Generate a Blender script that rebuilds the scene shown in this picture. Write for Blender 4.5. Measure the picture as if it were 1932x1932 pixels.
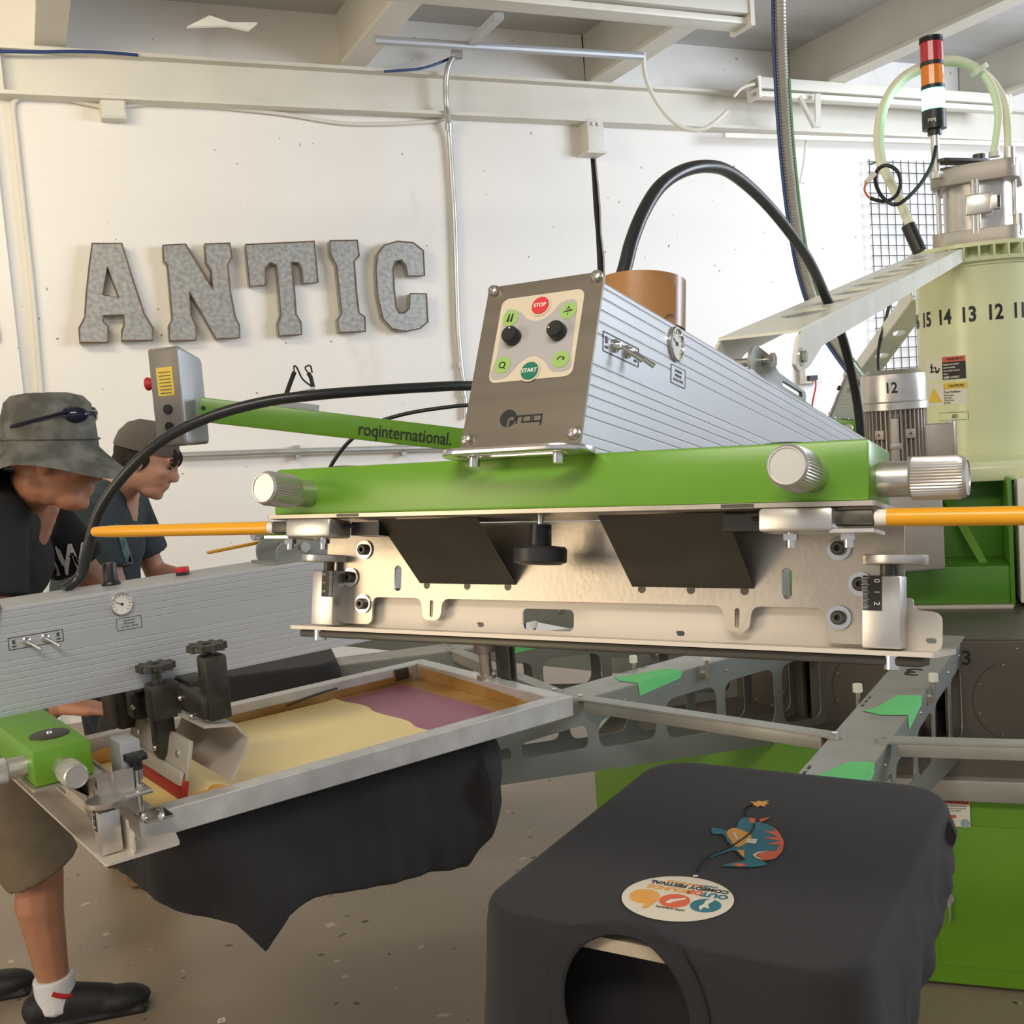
import bpy, bmesh, math, random
from mathutils import Vector, Matrix, Euler, noise
from mathutils.bvhtree import BVHTree
random.seed(7)
S = bpy.context.scene
COL = S.collection
for o in list(bpy.data.objects): bpy.data.objects.remove(o)
R = math.radians
# ------------------------------------------------------------------ camera
PITCH, ROLL, FPX, EYE = R(5.0), R(4.3), 2050.0, 1.5
CF = Vector((0, math.cos(PITCH), -math.sin(PITCH)))
_r0 = Vector((1, 0, 0)); _u0 = Vector((0, math.sin(PITCH), math.cos(PITCH)))
CR = math.cos(ROLL)*_r0 - math.sin(ROLL)*_u0
CU = math.sin(ROLL)*_r0 + math.cos(ROLL)*_u0
cam = bpy.data.cameras.new('camera'); camo = bpy.data.objects.new('camera', cam); COL.objects.link(camo)
cam.sensor_width = 36; cam.lens = 36*FPX/1932; cam.clip_start = .05
camo.matrix_world = Matrix(((CR.x, CU.x, -CF.x, 0), (CR.y, CU.y, -CF.y, 0), (CR.z, CU.z, -CF.z, EYE), (0, 0, 0, 1)))
S.camera = camo
# ------------------------------------------------------------------ light
w = bpy.data.worlds.new('world'); S.world = w; w.use_nodes = True
w.node_tree.nodes['Background'].inputs[0].default_value = (.93, .94, 1, 1)
w.node_tree.nodes['Background'].inputs[1].default_value = .50
def area(name, loc, target, sx, sy, energy, color):
    l = bpy.data.lights.new(name, 'AREA'); l.shape = 'RECTANGLE'; l.size = sx; l.size_y = sy
    l.energy = energy; l.color = color
    o = bpy.data.objects.new(name, l); COL.objects.link(o); o.location = loc
    o.rotation_euler = (Vector(target)-Vector(loc)).to_track_quat('-Z', 'Y').to_euler()
    return o
area('daylight_door_left', (-4.6, -.6, 1.75), (0.3, 1.6, 1.35), 2.0, 2.2, 76, (1, .78, .50))
area('daylight_window_right', (6.2, 3.6, 2.6), (1.0, 6.5, 1.9), 2.5, 2.0, 230, (.80, .88, 1))
area('daylight_wall_right', (5.2, 5.6, 3.0), (2.6, 8.0, 2.0), 1.6, 1.6, 70, (.80, .87, 1))
area('ceiling_tubes_behind', (-.6, -1.2, 3.7), (-.2, 2.2, .8), 2.4, .5, 75, (1, .93, .82))
area('ceiling_tubes_left', (-2.6, 3.4, 3.5), (-2.2, 6.0, 2.0), 1.6, .4, 40, (1, .86, .62))
S.view_settings.view_transform = 'Standard'; S.view_settings.look = 'None'
S.view_settings.exposure = 0.10; S.view_settings.gamma = 1; S.view_settings.use_curve_mapping = False

# ------------------------------------------------------------------ helpers
def ray(x, y): return CF + CR*((x-966)/FPX) - CU*((y-966)/FPX)
def px(x, y, Y):
    "the point at depth Y that the photograph shows at pixel x, y"
    d = ray(x, y); return Vector((0, 0, EYE)) + d*(Y/d.y)
def pz(x, y, z):
    d = ray(x, y); return Vector((0, 0, EYE)) + d*((z-EYE)/d.z)
def T(x, y, z): return Matrix.Translation((x, y, z))
def RX(a): return Matrix.Rotation(R(a), 4, 'X')
def RY(a): return Matrix.Rotation(R(a), 4, 'Y')
def RZ(a): return Matrix.Rotation(R(a), 4, 'Z')
def SC(x, y, z): return Matrix.Diagonal((x, y, z, 1))
def fr(o, x, y, z):
    return Matrix(((x[0], y[0], z[0], o[0]), (x[1], y[1], z[1], o[1]), (x[2], y[2], z[2], o[2]), (0, 0, 0, 1)))
def fronted(x, y, z): return fr((x, y, z), (1, 0, 0), (0, 0, 1), (0, -1, 0))      # plane looking along -y
def sided(x, y, z): return fr((x, y, z), (0, 1, 0), (0, 0, 1), (1, 0, 0))         # plane looking along +x
def topped(x, y, z): return T(x, y, z)

def curve_mesh(cu):
    ob = bpy.data.objects.new('tmp', cu); COL.objects.link(ob)
    bpy.context.view_layer.update()
    me = bpy.data.meshes.new_from_object(ob.evaluated_get(bpy.context.evaluated_depsgraph_get()))
    bpy.data.objects.remove(ob); bpy.data.curves.remove(cu)
    return me
class MB:
    def __init__(s): s.b = bmesh.new()
    def merge(s, bm, M=None):
        if M is not None: bmesh.ops.transform(bm, matrix=M, verts=bm.verts)
        me = bpy.data.meshes.new('t'); bm.to_mesh(me); bm.free(); s.b.from_mesh(me); bpy.data.meshes.remove(me); return s
    def mesh(s, me, M=None):
        bm = bmesh.new(); bm.from_mesh(me); bpy.data.meshes.remove(me); return s.merge(bm, M)
    def box(s, c, d, M=None, bev=0, seg=2):
        bm = bmesh.new(); bmesh.ops.create_cube(bm, size=1)
        bmesh.ops.transform(bm, matrix=T(*c) @ SC(*d), verts=bm.verts)
        if bev: bmesh.ops.bevel(bm, geom=list(bm.edges), offset=bev, segments=seg, affect='EDGES', profile=.5)
        return s.merge(bm, M)
    def span(s, a, b, M=None, bev=0): return s.box([(a[i]+b[i])/2 for i in range(3)], [abs(b[i]-a[i]) for i in range(3)], M, bev)
    def cyl(s, p0, p1, r0, r1=None, n=24, M=None):
        p0, p1 = Vector(p0), Vector(p1); d = p1-p0; bm = bmesh.new()
        bmesh.ops.create_cone(bm, cap_ends=True, segments=n, radius1=r0, radius2=r0 if r1 is None else r1, depth=d.length)
        bmesh.ops.transform(bm, matrix=T(*((p0+p1)/2)) @ d.to_track_quat('Z', 'Y').to_matrix().to_4x4(), verts=bm.verts)
        return s.merge(bm, M)
    def bar(s, p0, p1, wx, wy, up=(0, 0, 1), bev=0, M=None):
        p0, p1 = Vector(p0), Vector(p1); z = (p1-p0).normalized(); x = Vector(up).cross(z).normalized(); y = z.cross(x)
        return s.box((0, 0, 0), (wx, wy, (p1-p0).length), (M or Matrix()) @ fr((p0+p1)/2, x, y, z), bev)
    def ball(s, c, r, M=None, u=20, v=12):
        bm = bmesh.new(); bmesh.ops.create_uvsphere(bm, u_segments=u, v_segments=v, radius=1)
        r = r if isinstance(r, (tuple, list)) else (r, r, r)
        bmesh.ops.transform(bm, matrix=T(*c) @ SC(*r), verts=bm.verts); return s.merge(bm, M)
    def lathe(s, prof, M=None, n=32):
        bm = bmesh.new(); rings = []
        for r, z in prof:
            if r < 1e-6: rings.append([bm.verts.new((0, 0, z))])
            else: rings.append([bm.verts.new((r*math.cos(2*math.pi*k/n), r*math.sin(2*math.pi*k/n), z)) for k in range(n)])
        for a, c in zip(rings, rings[1:]):
            for k in range(n):
                q = [a[k % len(a)], a[(k+1) % len(a)], c[(k+1) % len(c)], c[k % len(c)]]
                q = [v for i, v in enumerate(q) if v not in q[:i]]
                if len(q) > 2: bm.faces.new(q)
        bmesh.ops.recalc_face_normals(bm, faces=bm.faces)
        return s.merge(bm, M)
    def tube(s, pts, r, n=10, M=None, closed=False, smooth=0, radii=None):
        P = [Vector(p) for p in pts]
        if smooth: P = spline(P, smooth, closed)
        bm = bmesh.new(); rings = []; L = len(P); prev = None
        for i, p in enumerate(P):
            a = P[i-1] if (i or closed) else p; c = P[(i+1) % L] if (i < L-1 or closed) else p
            d = (c-a).normalized()
            if prev is None:
                x = d.orthogonal().normalized()
            else:
                x = (prev - d*prev.dot(d)).normalized()
            prev = x; y = d.cross(x)
            rr = radii[min(int(i*len(radii)/L), len(radii)-1)] if radii else (r(i/(L-1)) if callable(r) else r)
            rings.append([bm.verts.new(p + (x*math.cos(2*math.pi*k/n) + y*math.sin(2*math.pi*k/n))*rr) for k in range(n)])
        m = L if closed else L-1
        for i in range(m):
            a, c = rings[i], rings[(i+1) % L]
            for k in range(n): bm.faces.new((a[k], a[(k+1) % n], c[(k+1) % n], c[k]))
        if not closed:
            bm.faces.new(list(reversed(rings[0]))); bm.faces.new(rings[-1])
        return s.merge(bm, M)
    def prism(s, poly, z0, z1, M=None):
        bm = bmesh.new(); a = [bm.verts.new((x, y, z0)) for x, y in poly]; c = [bm.verts.new((x, y, z1)) for x, y in poly]
        n = len(poly)
        for k in range(n): bm.faces.new((a[k], a[(k+1) % n], c[(k+1) % n], c[k]))
        bm.faces.new(list(reversed(a))); bm.faces.new(c)
        bmesh.ops.recalc_face_normals(bm, faces=bm.faces)
        return s.merge(bm, M)
    def plate(s, outer, holes=(), t=.003, M=None, bev=0):
        "flat sheet in the xy plane, thickness t centred on z, with holes"
        cu = bpy.data.curves.new('t', 'CURVE'); cu.dimensions = '2D'; cu.fill_mode = 'BOTH'; cu.extrude = max(t/2-bev, 0); cu.bevel_depth = bev; cu.bevel_resolution = 1; cu.offset = -bev
        for loop in [outer]+list(holes):
            sp = cu.splines.new('POLY'); sp.points.add(len(loop)-1); sp.use_cyclic_u = True
            for q, (x, y) in zip(sp.points, loop): q.co = (x, y, 0, 1)
        return s.mesh(curve_mesh(cu), M)
    def text(s, txt, size, M=None, t=.0006, align='CENTER', bold=0, sx=1):
        cu = bpy.data.curves.new('t', 'FONT'); cu.body = txt; cu.size = size; cu.align_x = align; cu.align_y = 'CENTER'; cu.extrude = t/2; cu.offset = bold*size
        cu.resolution_u = 4
        return s.mesh(curve_mesh(cu), (M or Matrix()) @ SC(sx, 1, 1))
    def stroke(s, pts, wd, t=.0006, M=None, closed=False):
        "flat ribbon line in the xy plane"
        P = [Vector((p[0], p[1])) for p in pts]
        if closed: P.append(P[0])
        for a, c in zip(P, P[1:]):
            d = c-a
            if d.length < 1e-7: continue
            ang = math.atan2(d.y, d.x)
            s.box((0, 0, 0), (d.length+wd*.9, wd, t), (M or Matrix()) @ T((a.x+c.x)/2, (a.y+c.y)/2, 0) @ Matrix.Rotation(ang, 4, 'Z'))
        return s
    def build(s, name, mat, parent=None, sharp=35):
        bmesh.ops.remove_doubles(s.b, verts=s.b.verts, dist=1e-6)
        me = bpy.data.meshes.new(name); s.b.to_mesh(me); s.b.free()
        if len(me.polygons):
            me.polygons.foreach_set('use_smooth', [True]*len(me.polygons)); me.set_sharp_from_angle(angle=R(sharp))
        o = bpy.data.objects.new(name, me); COL.objects.link(o)
        if mat: me.materials.append(mat)
        if parent: o.parent = parent
        return o
def spline(P, n, closed=False):
    P = [Vector(p) for p in P]; out = []; L = len(P); m = L if closed else L-1
    g = (lambda i: P[i % L]) if closed else (lambda i: P[min(max(i, 0), L-1)])
    for i in range(m):
        a, c, d, e = g(i-1), g(i), g(i+1), g(i+2)
        for k in range(n):
            t = k/n
            out.append(.5*((2*c)+(d-a)*t+(2*a-5*c+4*d-e)*t*t+(3*c-a-3*d+e)*t**3))
    if not closed: out.append(P[-1])
    return out
def rrect(w, h, r, cx=0, cy=0, n=5):
    out = []
    for sx, sy, a0 in ((1, 1, 0), (-1, 1, 90), (-1, -1, 180), (1, -1, 270)):
        for k in range(n+1):
            a = R(a0+90*k/n); out.append((cx+sx*(w/2-r)+r*math.cos(a), cy+sy*(h/2-r)+r*math.sin(a)))
    return out
def circ(r, cx=0, cy=0, n=24, ry=None): return [(cx+r*math.cos(2*math.pi*k/n), cy+(ry or r)*math.sin(2*math.pi*k/n)) for k in range(n)]
def fillet(poly, r, n=4):
    "round the corners of a polygon"
    P = [Vector(p) for p in poly]; out = []; L = len(P)
    for i, p in enumerate(P):
        a = P[i-1]-p; c = P[(i+1) % L]-p; rr = min(r, a.length*.45, c.length*.45)
        q0 = p+a.normalized()*rr; q1 = p+c.normalized()*rr
        for k in range(n+1):
            t = k/n; q = q0*(1-t)**2+p*2*t*(1-t)+q1*t*t; out.append((q.x, q.y))
    return out
def empty(name, loc=(0, 0, 0), rot=(0, 0, 0)):
    o = bpy.data.objects.new(name, None); COL.objects.link(o); o.location = loc; o.rotation_euler = rot; o.empty_display_size = .05
    return o
def tag(o, label=None, cat=None, group=None, kind=None):
    if label: o['label'] = label
    if cat: o['category'] = cat
    if group: o['group'] = group
    if kind: o['kind'] = kind
    return o
def thing(name, label, cat, loc=(0, 0, 0), rot=(0, 0, 0), group=None): return tag(empty(name, loc, rot), label, cat, group)
def copy_tree(o, parent=None):
    c = o.copy(); COL.objects.link(c)
    if parent: c.parent = parent
    for ch in [x for x in KIDS.get(o.name, [])]: copy_tree(ch, c)
    return c
KIDS = {}
def index_kids():
    KIDS.clear()
    for o in bpy.data.objects:
        if o.parent: KIDS.setdefault(o.parent.name, []).append(o)
# ------------------------------------------------------------------ materials
def mat(name, col, rough=.5, metal=0, var=.06, scale=12, bump=0, bscale=60, stretch=None, rvar=.08, col2=None, mixlo=.45, mixhi=.65, emit=None, trans=0, coat=0, sheen=0, detail=4):
    m = bpy.data.materials.new(name); m.use_nodes = True; nt = m.node_tree; N = nt.nodes; L = nt.links
    p = N['Principled BSDF']; tc = N.new('ShaderNodeTexCoord'); mp = N.new('ShaderNodeMapping'); L.new(tc.outputs['Object'], mp.inputs[0])
    if stretch: mp.inputs['Scale'].default_value = stretch
    nz = N.new('ShaderNodeTexNoise'); nz.inputs['Scale'].default_value = scale; nz.inputs['Detail'].default_value = detail; L.new(mp.outputs[0], nz.inputs['Vector'])
    cr = N.new('ShaderNodeValToRGB'); e = cr.color_ramp.elements
    c = Vector(col[:3]); b = Vector(col2[:3]) if col2 else c*(1+var); a = c if col2 else c*(1-var)
    e[0].position = mixlo if col2 else .3; e[1].position = mixhi if col2 else .7
    e[0].color = (*a, 1); e[1].color = (*b, 1)
    L.new(nz.outputs['Fac'], cr.inputs[0]); L.new(cr.outputs[0], p.inputs['Base Color'])
    mr = N.new('ShaderNodeMapRange'); mr.inputs[3].default_value = max(rough-rvar, .02); mr.inputs[4].default_value = min(rough+rvar, 1); L.new(nz.outputs['Fac'], mr.inputs[0]); L.new(mr.outputs[0], p.inputs['Roughness'])
    p.inputs['Metallic'].default_value = metal
    if bump:
        n2 = N.new('ShaderNodeTexNoise'); n2.inputs['Scale'].default_value = bscale; n2.inputs['Detail'].default_value = 3; L.new(mp.outputs[0], n2.inputs['Vector'])
        bp = N.new('ShaderNodeBump'); bp.inputs['Strength'].default_value = bump; bp.inputs['Distance'].default_value = .01; L.new(n2.outputs['Fac'], bp.inputs['Height']); L.new(bp.outputs[0], p.inputs['Normal'])
    if emit:
        p.inputs['Emission Color'].default_value = (*emit[:3], 1); p.inputs['Emission Strength'].default_value = emit[3]
    if trans: p.inputs['Transmission Weight'].default_value = trans
    if coat: p.inputs['Coat Weight'].default_value = coat; p.inputs['Coat Roughness'].default_value = .1
    if sheen: p.inputs['Sheen Weight'].default_value = sheen
    return m
M = {}
M['green'] = mat('green_paint', (.125, .30, .018), .3, bump=.012, bscale=420, var=.03, rvar=.04)
M['pale'] = mat('pale_green_paint', (.74, .78, .48), .25, var=.02, rvar=.04)
M['white_paint'] = mat('white_paint', (.80, .79, .68), .3, var=.03)
M['anod'] = mat('anodised_aluminium', (.50, .515, .53), .42, .3, var=.03, stretch=(1, .03, 1), scale=40)
M['alu'] = mat('brushed_aluminium', (.62, .60, .56), .34, .85, var=.08, scale=30, stretch=(1, 1, 1))
M['knurl'] = mat('knurled_aluminium', (.60, .58, .55), .36, .7, var=.04)
M['frame_alu'] = mat('frame_aluminium', (.74, .74, .72), .38, .5, var=.10, scale=25, col2=None)
M['steel'] = mat('stainless_sheet', (.50, .455, .385), .36, .8, var=.07, scale=18, bump=.02, bscale=200)
M['panel'] = mat('brushed_panel', (.20, .175, .14), .42, .6, var=.05, scale=60, stretch=(.05, 1, 1))
M['chrome'] = mat('chrome', (.72, .70, .66), .18, 1, var=.03)
M['dark_steel'] = mat('dark_steel', (.085, .08, .065), .42, .55, var=.12, scale=25)
M['grease'] = mat('grimy_dark_steel', (.06, .055, .045), .4, .5, var=.4, scale=30)
M['arm'] = mat('grey_arm_paint', (.285, .30, .275), .38, .35, var=.06, scale=8, bump=.03, bscale=180)
M['arm_top'] = mat('worn_grey_top', (.40, .40, .36), .42, .35, col2=(.36, .35, .31), scale=14)
M['hub'] = mat('hub_brown_grey', (.13, .115, .095), .45, .3, var=.08, scale=6)
M['black'] = mat('black_plastic', (.014, .014, .014), .4, var=.1)
M['rubber'] = mat('black_hose_rubber', (.018, .02, .021), .34, var=.1)
M['cloth'] = mat('black_cotton', (.0155, .0138, .0148), .88, var=.2, scale=220, bump=.25, bscale=900, sheen=.06)
M['cloth_rib'] = mat('black_cotton_rib', (.015, .014, .015), .9, var=.15, scale=300, bump=.2, bscale=700)
M['yellow'] = mat('yellow_handle', (.78, .36, .015), .25, var=.03)
M['white_plastic'] = mat('white_plastic', (.80, .77, .68), .4, var=.03)
M['hose_white'] = mat('milky_hose', (.82, .84, .62), .35, var=.04)
M['ink'] = mat('pale_yellow_ink', (.93, .74, .30), .32, col2=(.89, .72, .33), scale=5, bump=.06, bscale=12)
M['emulsion'] = mat('purple_emulsion', (.36, .11, .18), .38, var=.05)
M['stain'] = mat('amber_tape_film', (.42, .22, .065), .2, col2=(.55, .34, .14), scale=9)
M['tape'] = mat('brown_packing_tape', (.34, .165, .055), .28, var=.08, scale=8, bump=.02)
M['green_tape'] = mat('green_masking_tape', (.15, .62, .20), .7, var=.05, bump=.1)
M['red'] = mat('red_plastic', (.55, .02, .03), .35, var=.05)
M['start'] = mat('start_green', (.012, .17, .10), .4, var=.02)
M['stop'] = mat('stop_red', (.62, .035, .04), .4, var=.02)
M['overlay'] = mat('overlay_cream', (.62, .54, .41), .45, var=.02)
M['overlay_grey'] = mat('overlay_grey', (.40, .385, .38), .45, var=.02)
M['icon'] = mat('icon_green', (.30, .48, .13), .45, var=.02)
M['ink_black'] = mat('print_black', (.012, .012, .012), .5, var=.05)
M['ink_white'] = mat('print_white', (.78, .76, .70), .6, var=.03)
M['ink_grey'] = mat('print_grey', (.06, .055, .05), .5, var=.03)
M['sticker'] = mat('sticker_white', (.78, .76, .66), .4, var=.02)
M['sticker_red'] = mat('sticker_orange_red', (.62, .12, .06), .4, var=.02)
M['sticker_yel'] = mat('sticker_yellow', (.80, .58, .05), .4, var=.02)
M['teal'] = mat('print_teal', (.025, .17, .22), .7, var=.06)
M['orange'] = mat('print_orange', (.70, .13, .05), .7, var=.05)
M['amber'] = mat('print_amber', (.75, .36, .07), .7, var=.05)
M['cream'] = mat('print_cream', (.72, .66, .54), .75, var=.03, bump=.1, bscale=700)
M['galv'] = mat('galvanised', (.34, .34, .325), .45, .35, var=.22, scale=45, detail=2)
M['rust'] = mat('rusty_rim', (.17, .11, .07), .65, .3, var=.25, scale=30)
M['emt'] = mat('conduit_galv', (.52, .52, .50), .35, .7, var=.05)
M['cast'] = mat('cast_motor', (.46, .42, .37), .5, .5, var=.06)
M['box_grey'] = mat('taupe_grey_box', (.24, .22, .195), .45, .2, var=.03)
M['box_light'] = mat('light_grey_box', (.40, .41, .42), .4, .2, var=.03)
M['skin'] = mat('skin', (.42, .19, .11), .5, var=.1, scale=20)
M['skin2'] = mat('skin_pale', (.52, .27, .19), .5, var=.08, scale=20)
M['hat'] = mat('camouflage_hat', (.085, .085, .07), .85, col2=(.17, .165, .145), scale=16, mixlo=.42, mixhi=.6, bump=.2, bscale=400)
M['cap'] = mat('grey_brown_cap', (.11, .095, .08), .85, var=.1, bump=.15, bscale=400)
M['hair'] = mat('dark_brown_hair', (.016, .010, .007), .9, var=.3, scale=60, bump=.5, bscale=120)
M['shirt1'] = mat('black_tshirt', (.014, .015, .016), .9, var=.2, bump=.2, bscale=300)
M['shirt2'] = mat('slate_teal_tshirt', (.035, .05, .058), .9, var=.3, scale=10, bump=.2, bscale=300)
M['khaki'] = mat('khaki_shorts', (.20, .155, .10), .9, var=.12, scale=20, bump=.2, bscale=400)
M['sock'] = mat('white_sock', (.72, .72, .72), .9, var=.05, bump=.3, bscale=300)
M['shoe'] = mat('black_shoe', (.012, .012, .013), .6, var=.2)
M['boot'] = mat('tan_boot', (.30, .17, .08), .7, var=.15)
M['glass_dark'] = mat('dark_lens', (.01, .012, .03), .08, var=.1)
M['wire'] = mat('black_wire', (.06, .06, .065), .5, .3, var=.1)
M['blue'] = mat('blue_hose', (.02, .05, .17), .4, var=.05)
M['lens_red'] = mat('red_lens', (.50, .03, .04), .2, var=.1)
M['lens_amber'] = mat('amber_lens', (.80, .22, .02), .2, var=.1)
M['lens_green'] = mat('lit_green_lens', (.3, .9, .6), .3, emit=(.10, 1, .50, 7), var=.02)
M['cabinet'] = mat('base_green_paint', (.125, .31, .015), .45, var=.03)
M['housing'] = mat('housing_green', (.085, .25, .02), .35, var=.04)
M['board'] = mat('pallet_board', (.42, .36, .26), .6, var=.15, scale=20)
M['wood_edge'] = mat('pallet_edge', (.10, .085, .06), .7, var=.2)
M['sheet'] = mat('pale_steel_sheet', (.62, .565, .49), .5, .35, var=.03, scale=10)
M['squeegee'] = mat('red_squeegee_blade', (.40, .03, .025), .5, var=.08)
M['ceiling_mat'] = None
# ------------------------------------------------------------------ the room
WX = Vector((.9135, .4067, 0)); WN = Vector((.4067, -.9135, 0)); WO = Vector((0, 7.0, 0))
WM = fr(WO, WX, (0, 0, 1), WN)
def pw(x, y, off=0):
    "point on the back wall, off metres in front of it"
    d = ray(x, y); P0 = WO+WN*off; C0 = Vector((0, 0, EYE))
    return C0 + d*((P0-C0).dot(WN)/d.dot(WN))
def wl(x, y, off=0): return WM.inverted() @ pw(x, y, off)
def struct(name, mb, m, label=None): return tag(mb.build(name, m), label, None, None, 'structure')

def wall_material():
    m = mat('painted_wall', (.80, .775, .73), .62, var=.03, scale=1.3, bump=.12, bscale=26)
    nt = m.node_tree; N = nt.nodes; L = nt.links; p = N['Principled BSDF']; src = p.inputs['Base Color'].links[0].from_socket
    tc = N.new('ShaderNodeTexCoord'); mp = N.new('ShaderNodeMapping'); mp.inputs['Scale'].default_value = (1, .35, 1); L.new(tc.outputs['Object'], mp.inputs[0])
    n1 = N.new('ShaderNodeTexNoise'); n1.inputs['Scale'].default_value = 2.6; n1.inputs['Detail'].default_value = 6; L.new(mp.outputs[0], n1.inputs['Vector'])
    r1 = N.new('ShaderNodeMapRange'); r1.inputs[1].default_value = .62; r1.inputs[2].default_value = .85; L.new(n1.outputs['Fac'], r1.inputs[0])
    n2 = N.new('ShaderNodeTexNoise'); n2.inputs['Scale'].default_value = 26; n2.inputs['Detail'].default_value = 1; L.new(tc.outputs['Object'], n2.inputs['Vector'])
    r2 = N.new('ShaderNodeMapRange'); r2.inputs[1].default_value = .775; r2.inputs[2].default_value = .80; L.new(n2.outputs['Fac'], r2.inputs[0])
    m1 = N.new('ShaderNodeMix'); m1.data_type = 'RGBA'; L.new(src, m1.inputs[6]); m1.inputs[7].default_value = (.62, .57, .47, 1); L.new(r1.outputs[0], m1.inputs[0])
    m2 = N.new('ShaderNodeMix'); m2.data_type = 'RGBA'; L.new(m1.outputs[2], m2.inputs[6]); m2.inputs[7].default_value = (.30, .27, .23, 1)
    L.new(r2.outputs[0], m2.inputs[0]); L.new(m2.outputs[2], p.inputs['Base Color'])
    return m
M['wall'] = wall_material()
M['trimw'] = mat('painted_beam', (.68, .65, .57), .55, var=.05, scale=3, bump=.08, bscale=20)
M['ceil'] = mat('ceiling_sheet', (.60, .60, .60), .8, col2=(.49, .48, .45), scale=3.5, stretch=(.25, 1.5, 1), bump=.2, bscale=14, mixlo=.35, mixhi=.7)
def floor_material():
    m = mat('concrete_floor', (.275, .215, .15), .40, col2=(.34, .275, .205), scale=1.7, mixlo=.3, mixhi=.7, bump=.06, bscale=45, rvar=.15, detail=8)
    nt = m.node_tree; N = nt.nodes; L = nt.links; p = N['Principled BSDF']; src = p.inputs['Base Color'].links[0].from_socket
    tc = N.new('ShaderNodeTexCoord')
    n2 = N.new('ShaderNodeTexNoise'); n2.inputs['Scale'].default_value = 13; n2.inputs['Detail'].default_value = 2; L.new(tc.outputs['Object'], n2.inputs['Vector'])
    r2 = N.new('ShaderNodeMapRange'); r2.inputs[1].default_value = .70; r2.inputs[2].default_value = .74; L.new(n2.outputs['Fac'], r2.inputs[0])
    m2 = N.new('ShaderNodeMix'); m2.data_type = 'RGBA'; L.new(src, m2.inputs[6]); m2.inputs[7].default_value = (.55, .48, .38, 1); L.new(r2.outputs[0], m2.inputs[0])
    n3 = N.new('ShaderNodeTexNoise'); n3.inputs['Scale'].default_value = 21; n3.inputs['Detail'].default_value = 1; L.new(tc.outputs['Object'], n3.inputs['Vector'])
    r3 = N.new('ShaderNodeMapRange'); r3.inputs[1].default_value = .735; r3.inputs[2].default_value = .755; L.new(n3.outputs['Fac'], r3.inputs[0])
    m3 = N.new('ShaderNodeMix'); m3.data_type = 'RGBA'; L.new(m2.outputs[2], m3.inputs[6]); m3.inputs[7].default_value = (.07, .055, .045, 1); L.new(r3.outputs[0], m3.inputs[0])
    L.new(m3.outputs[2], p.inputs['Base Color']); return m
M['floor'] = floor_material()
M['crack'] = mat('gap_shade', (.02, .017, .014), .9)

CEIL = 3.93
f = MB(); f.span((-6, -4, -.1), (9, 13, 0)); struct('floor', f, M['floor'])
# back wall in two sheets that leave a ragged vertical gap
random.seed(3)
gap = [.745+.012*random.random() for _ in range(26)]; gap2 = [.798+.03*random.random()*(1 if 6 < i < 20 else .4) for i in range(26)]
zs = [CEIL*k/25 for k in range(26)]
wb = MB()
wb.prism([(-8, 0)]+[(g, z) for g, z in zip(gap, zs)]+[(-8, CEIL)], -.16, 0)
wb.prism([(g, z) for g, z in zip(gap2, zs)]+[(11, CEIL), (11, 0)], -.17, -.012)
o = struct('wall_back', wb, M['wall']); o.matrix_world = WM
g_ = MB(); g_.span((.70, 0, -.165), (.90, CEIL, -.035)); o = struct('trim_1', g_, M['crack'], 'dark slab added to shade the gap between the two wall sheets'); o.matrix_world = WM  # near-black slab added inside the gap, its colour stands for the shade there
c_ = MB(); c_.span((-8, CEIL, -.2), (11, CEIL+.05, 10.5)); o = struct('ceiling', c_, M['ceil']); o.matrix_world = WM
# pilaster at the far left
p_ = MB(); p_.span((-5, 0, 0), (-2.80, 3.35, .05)); o = struct('wall_left', p_, M['wall']); o.matrix_world = WM
# long beam along the wall
b_ = MB(); b_.span((-8, 3.37, -.012), (11, 3.58, .05)); b_.span((-8, 3.58, -.012), (11, 3.60, .12)); b_.span((-8, 3.35, -.012), (11, 3.37, .12)); b_.span((-2.747, 3.37, .05), (-2.73, 3.58, .12))
o = struct('trim_2', b_, M['trimw'], 'long off-white steel beam across the back wall'); o.matrix_world = WM
for k, a in enumerate((-2.487, -.85, .80, 2.47, 4.1, 5.75)):
    q = MB(); q.span((a-.045, 3.62, .0), (a+.045, CEIL, 10)); q.span((a-.075, 3.60, .0), (a+.075, 3.625, 10))
    o = struct('trim_%d' % (k+3), q, M['trimw']); o.matrix_world = WM
# bracket box under the beam
q = MB(); a = wl(1107, 262); q.box((a.x, 3.265, .06), (.12, .20, .13), None, .006); q.box((a.x-.005, 3.155, .065), (.14, .015, .15)); q.cyl((a.x-.02, 3.33, .12), (a.x-.02, 3.33, .14), .012); q.cyl((a.x+.02, 3.33, .12), (a.x+.02, 3.33, .14), .012)
o = q.build('beam_bracket', M['trimw']); o.matrix_world = WM; tag(o, 'cream box-shaped bracket under the wall beam at the top of the crack', 'bracket')

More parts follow.
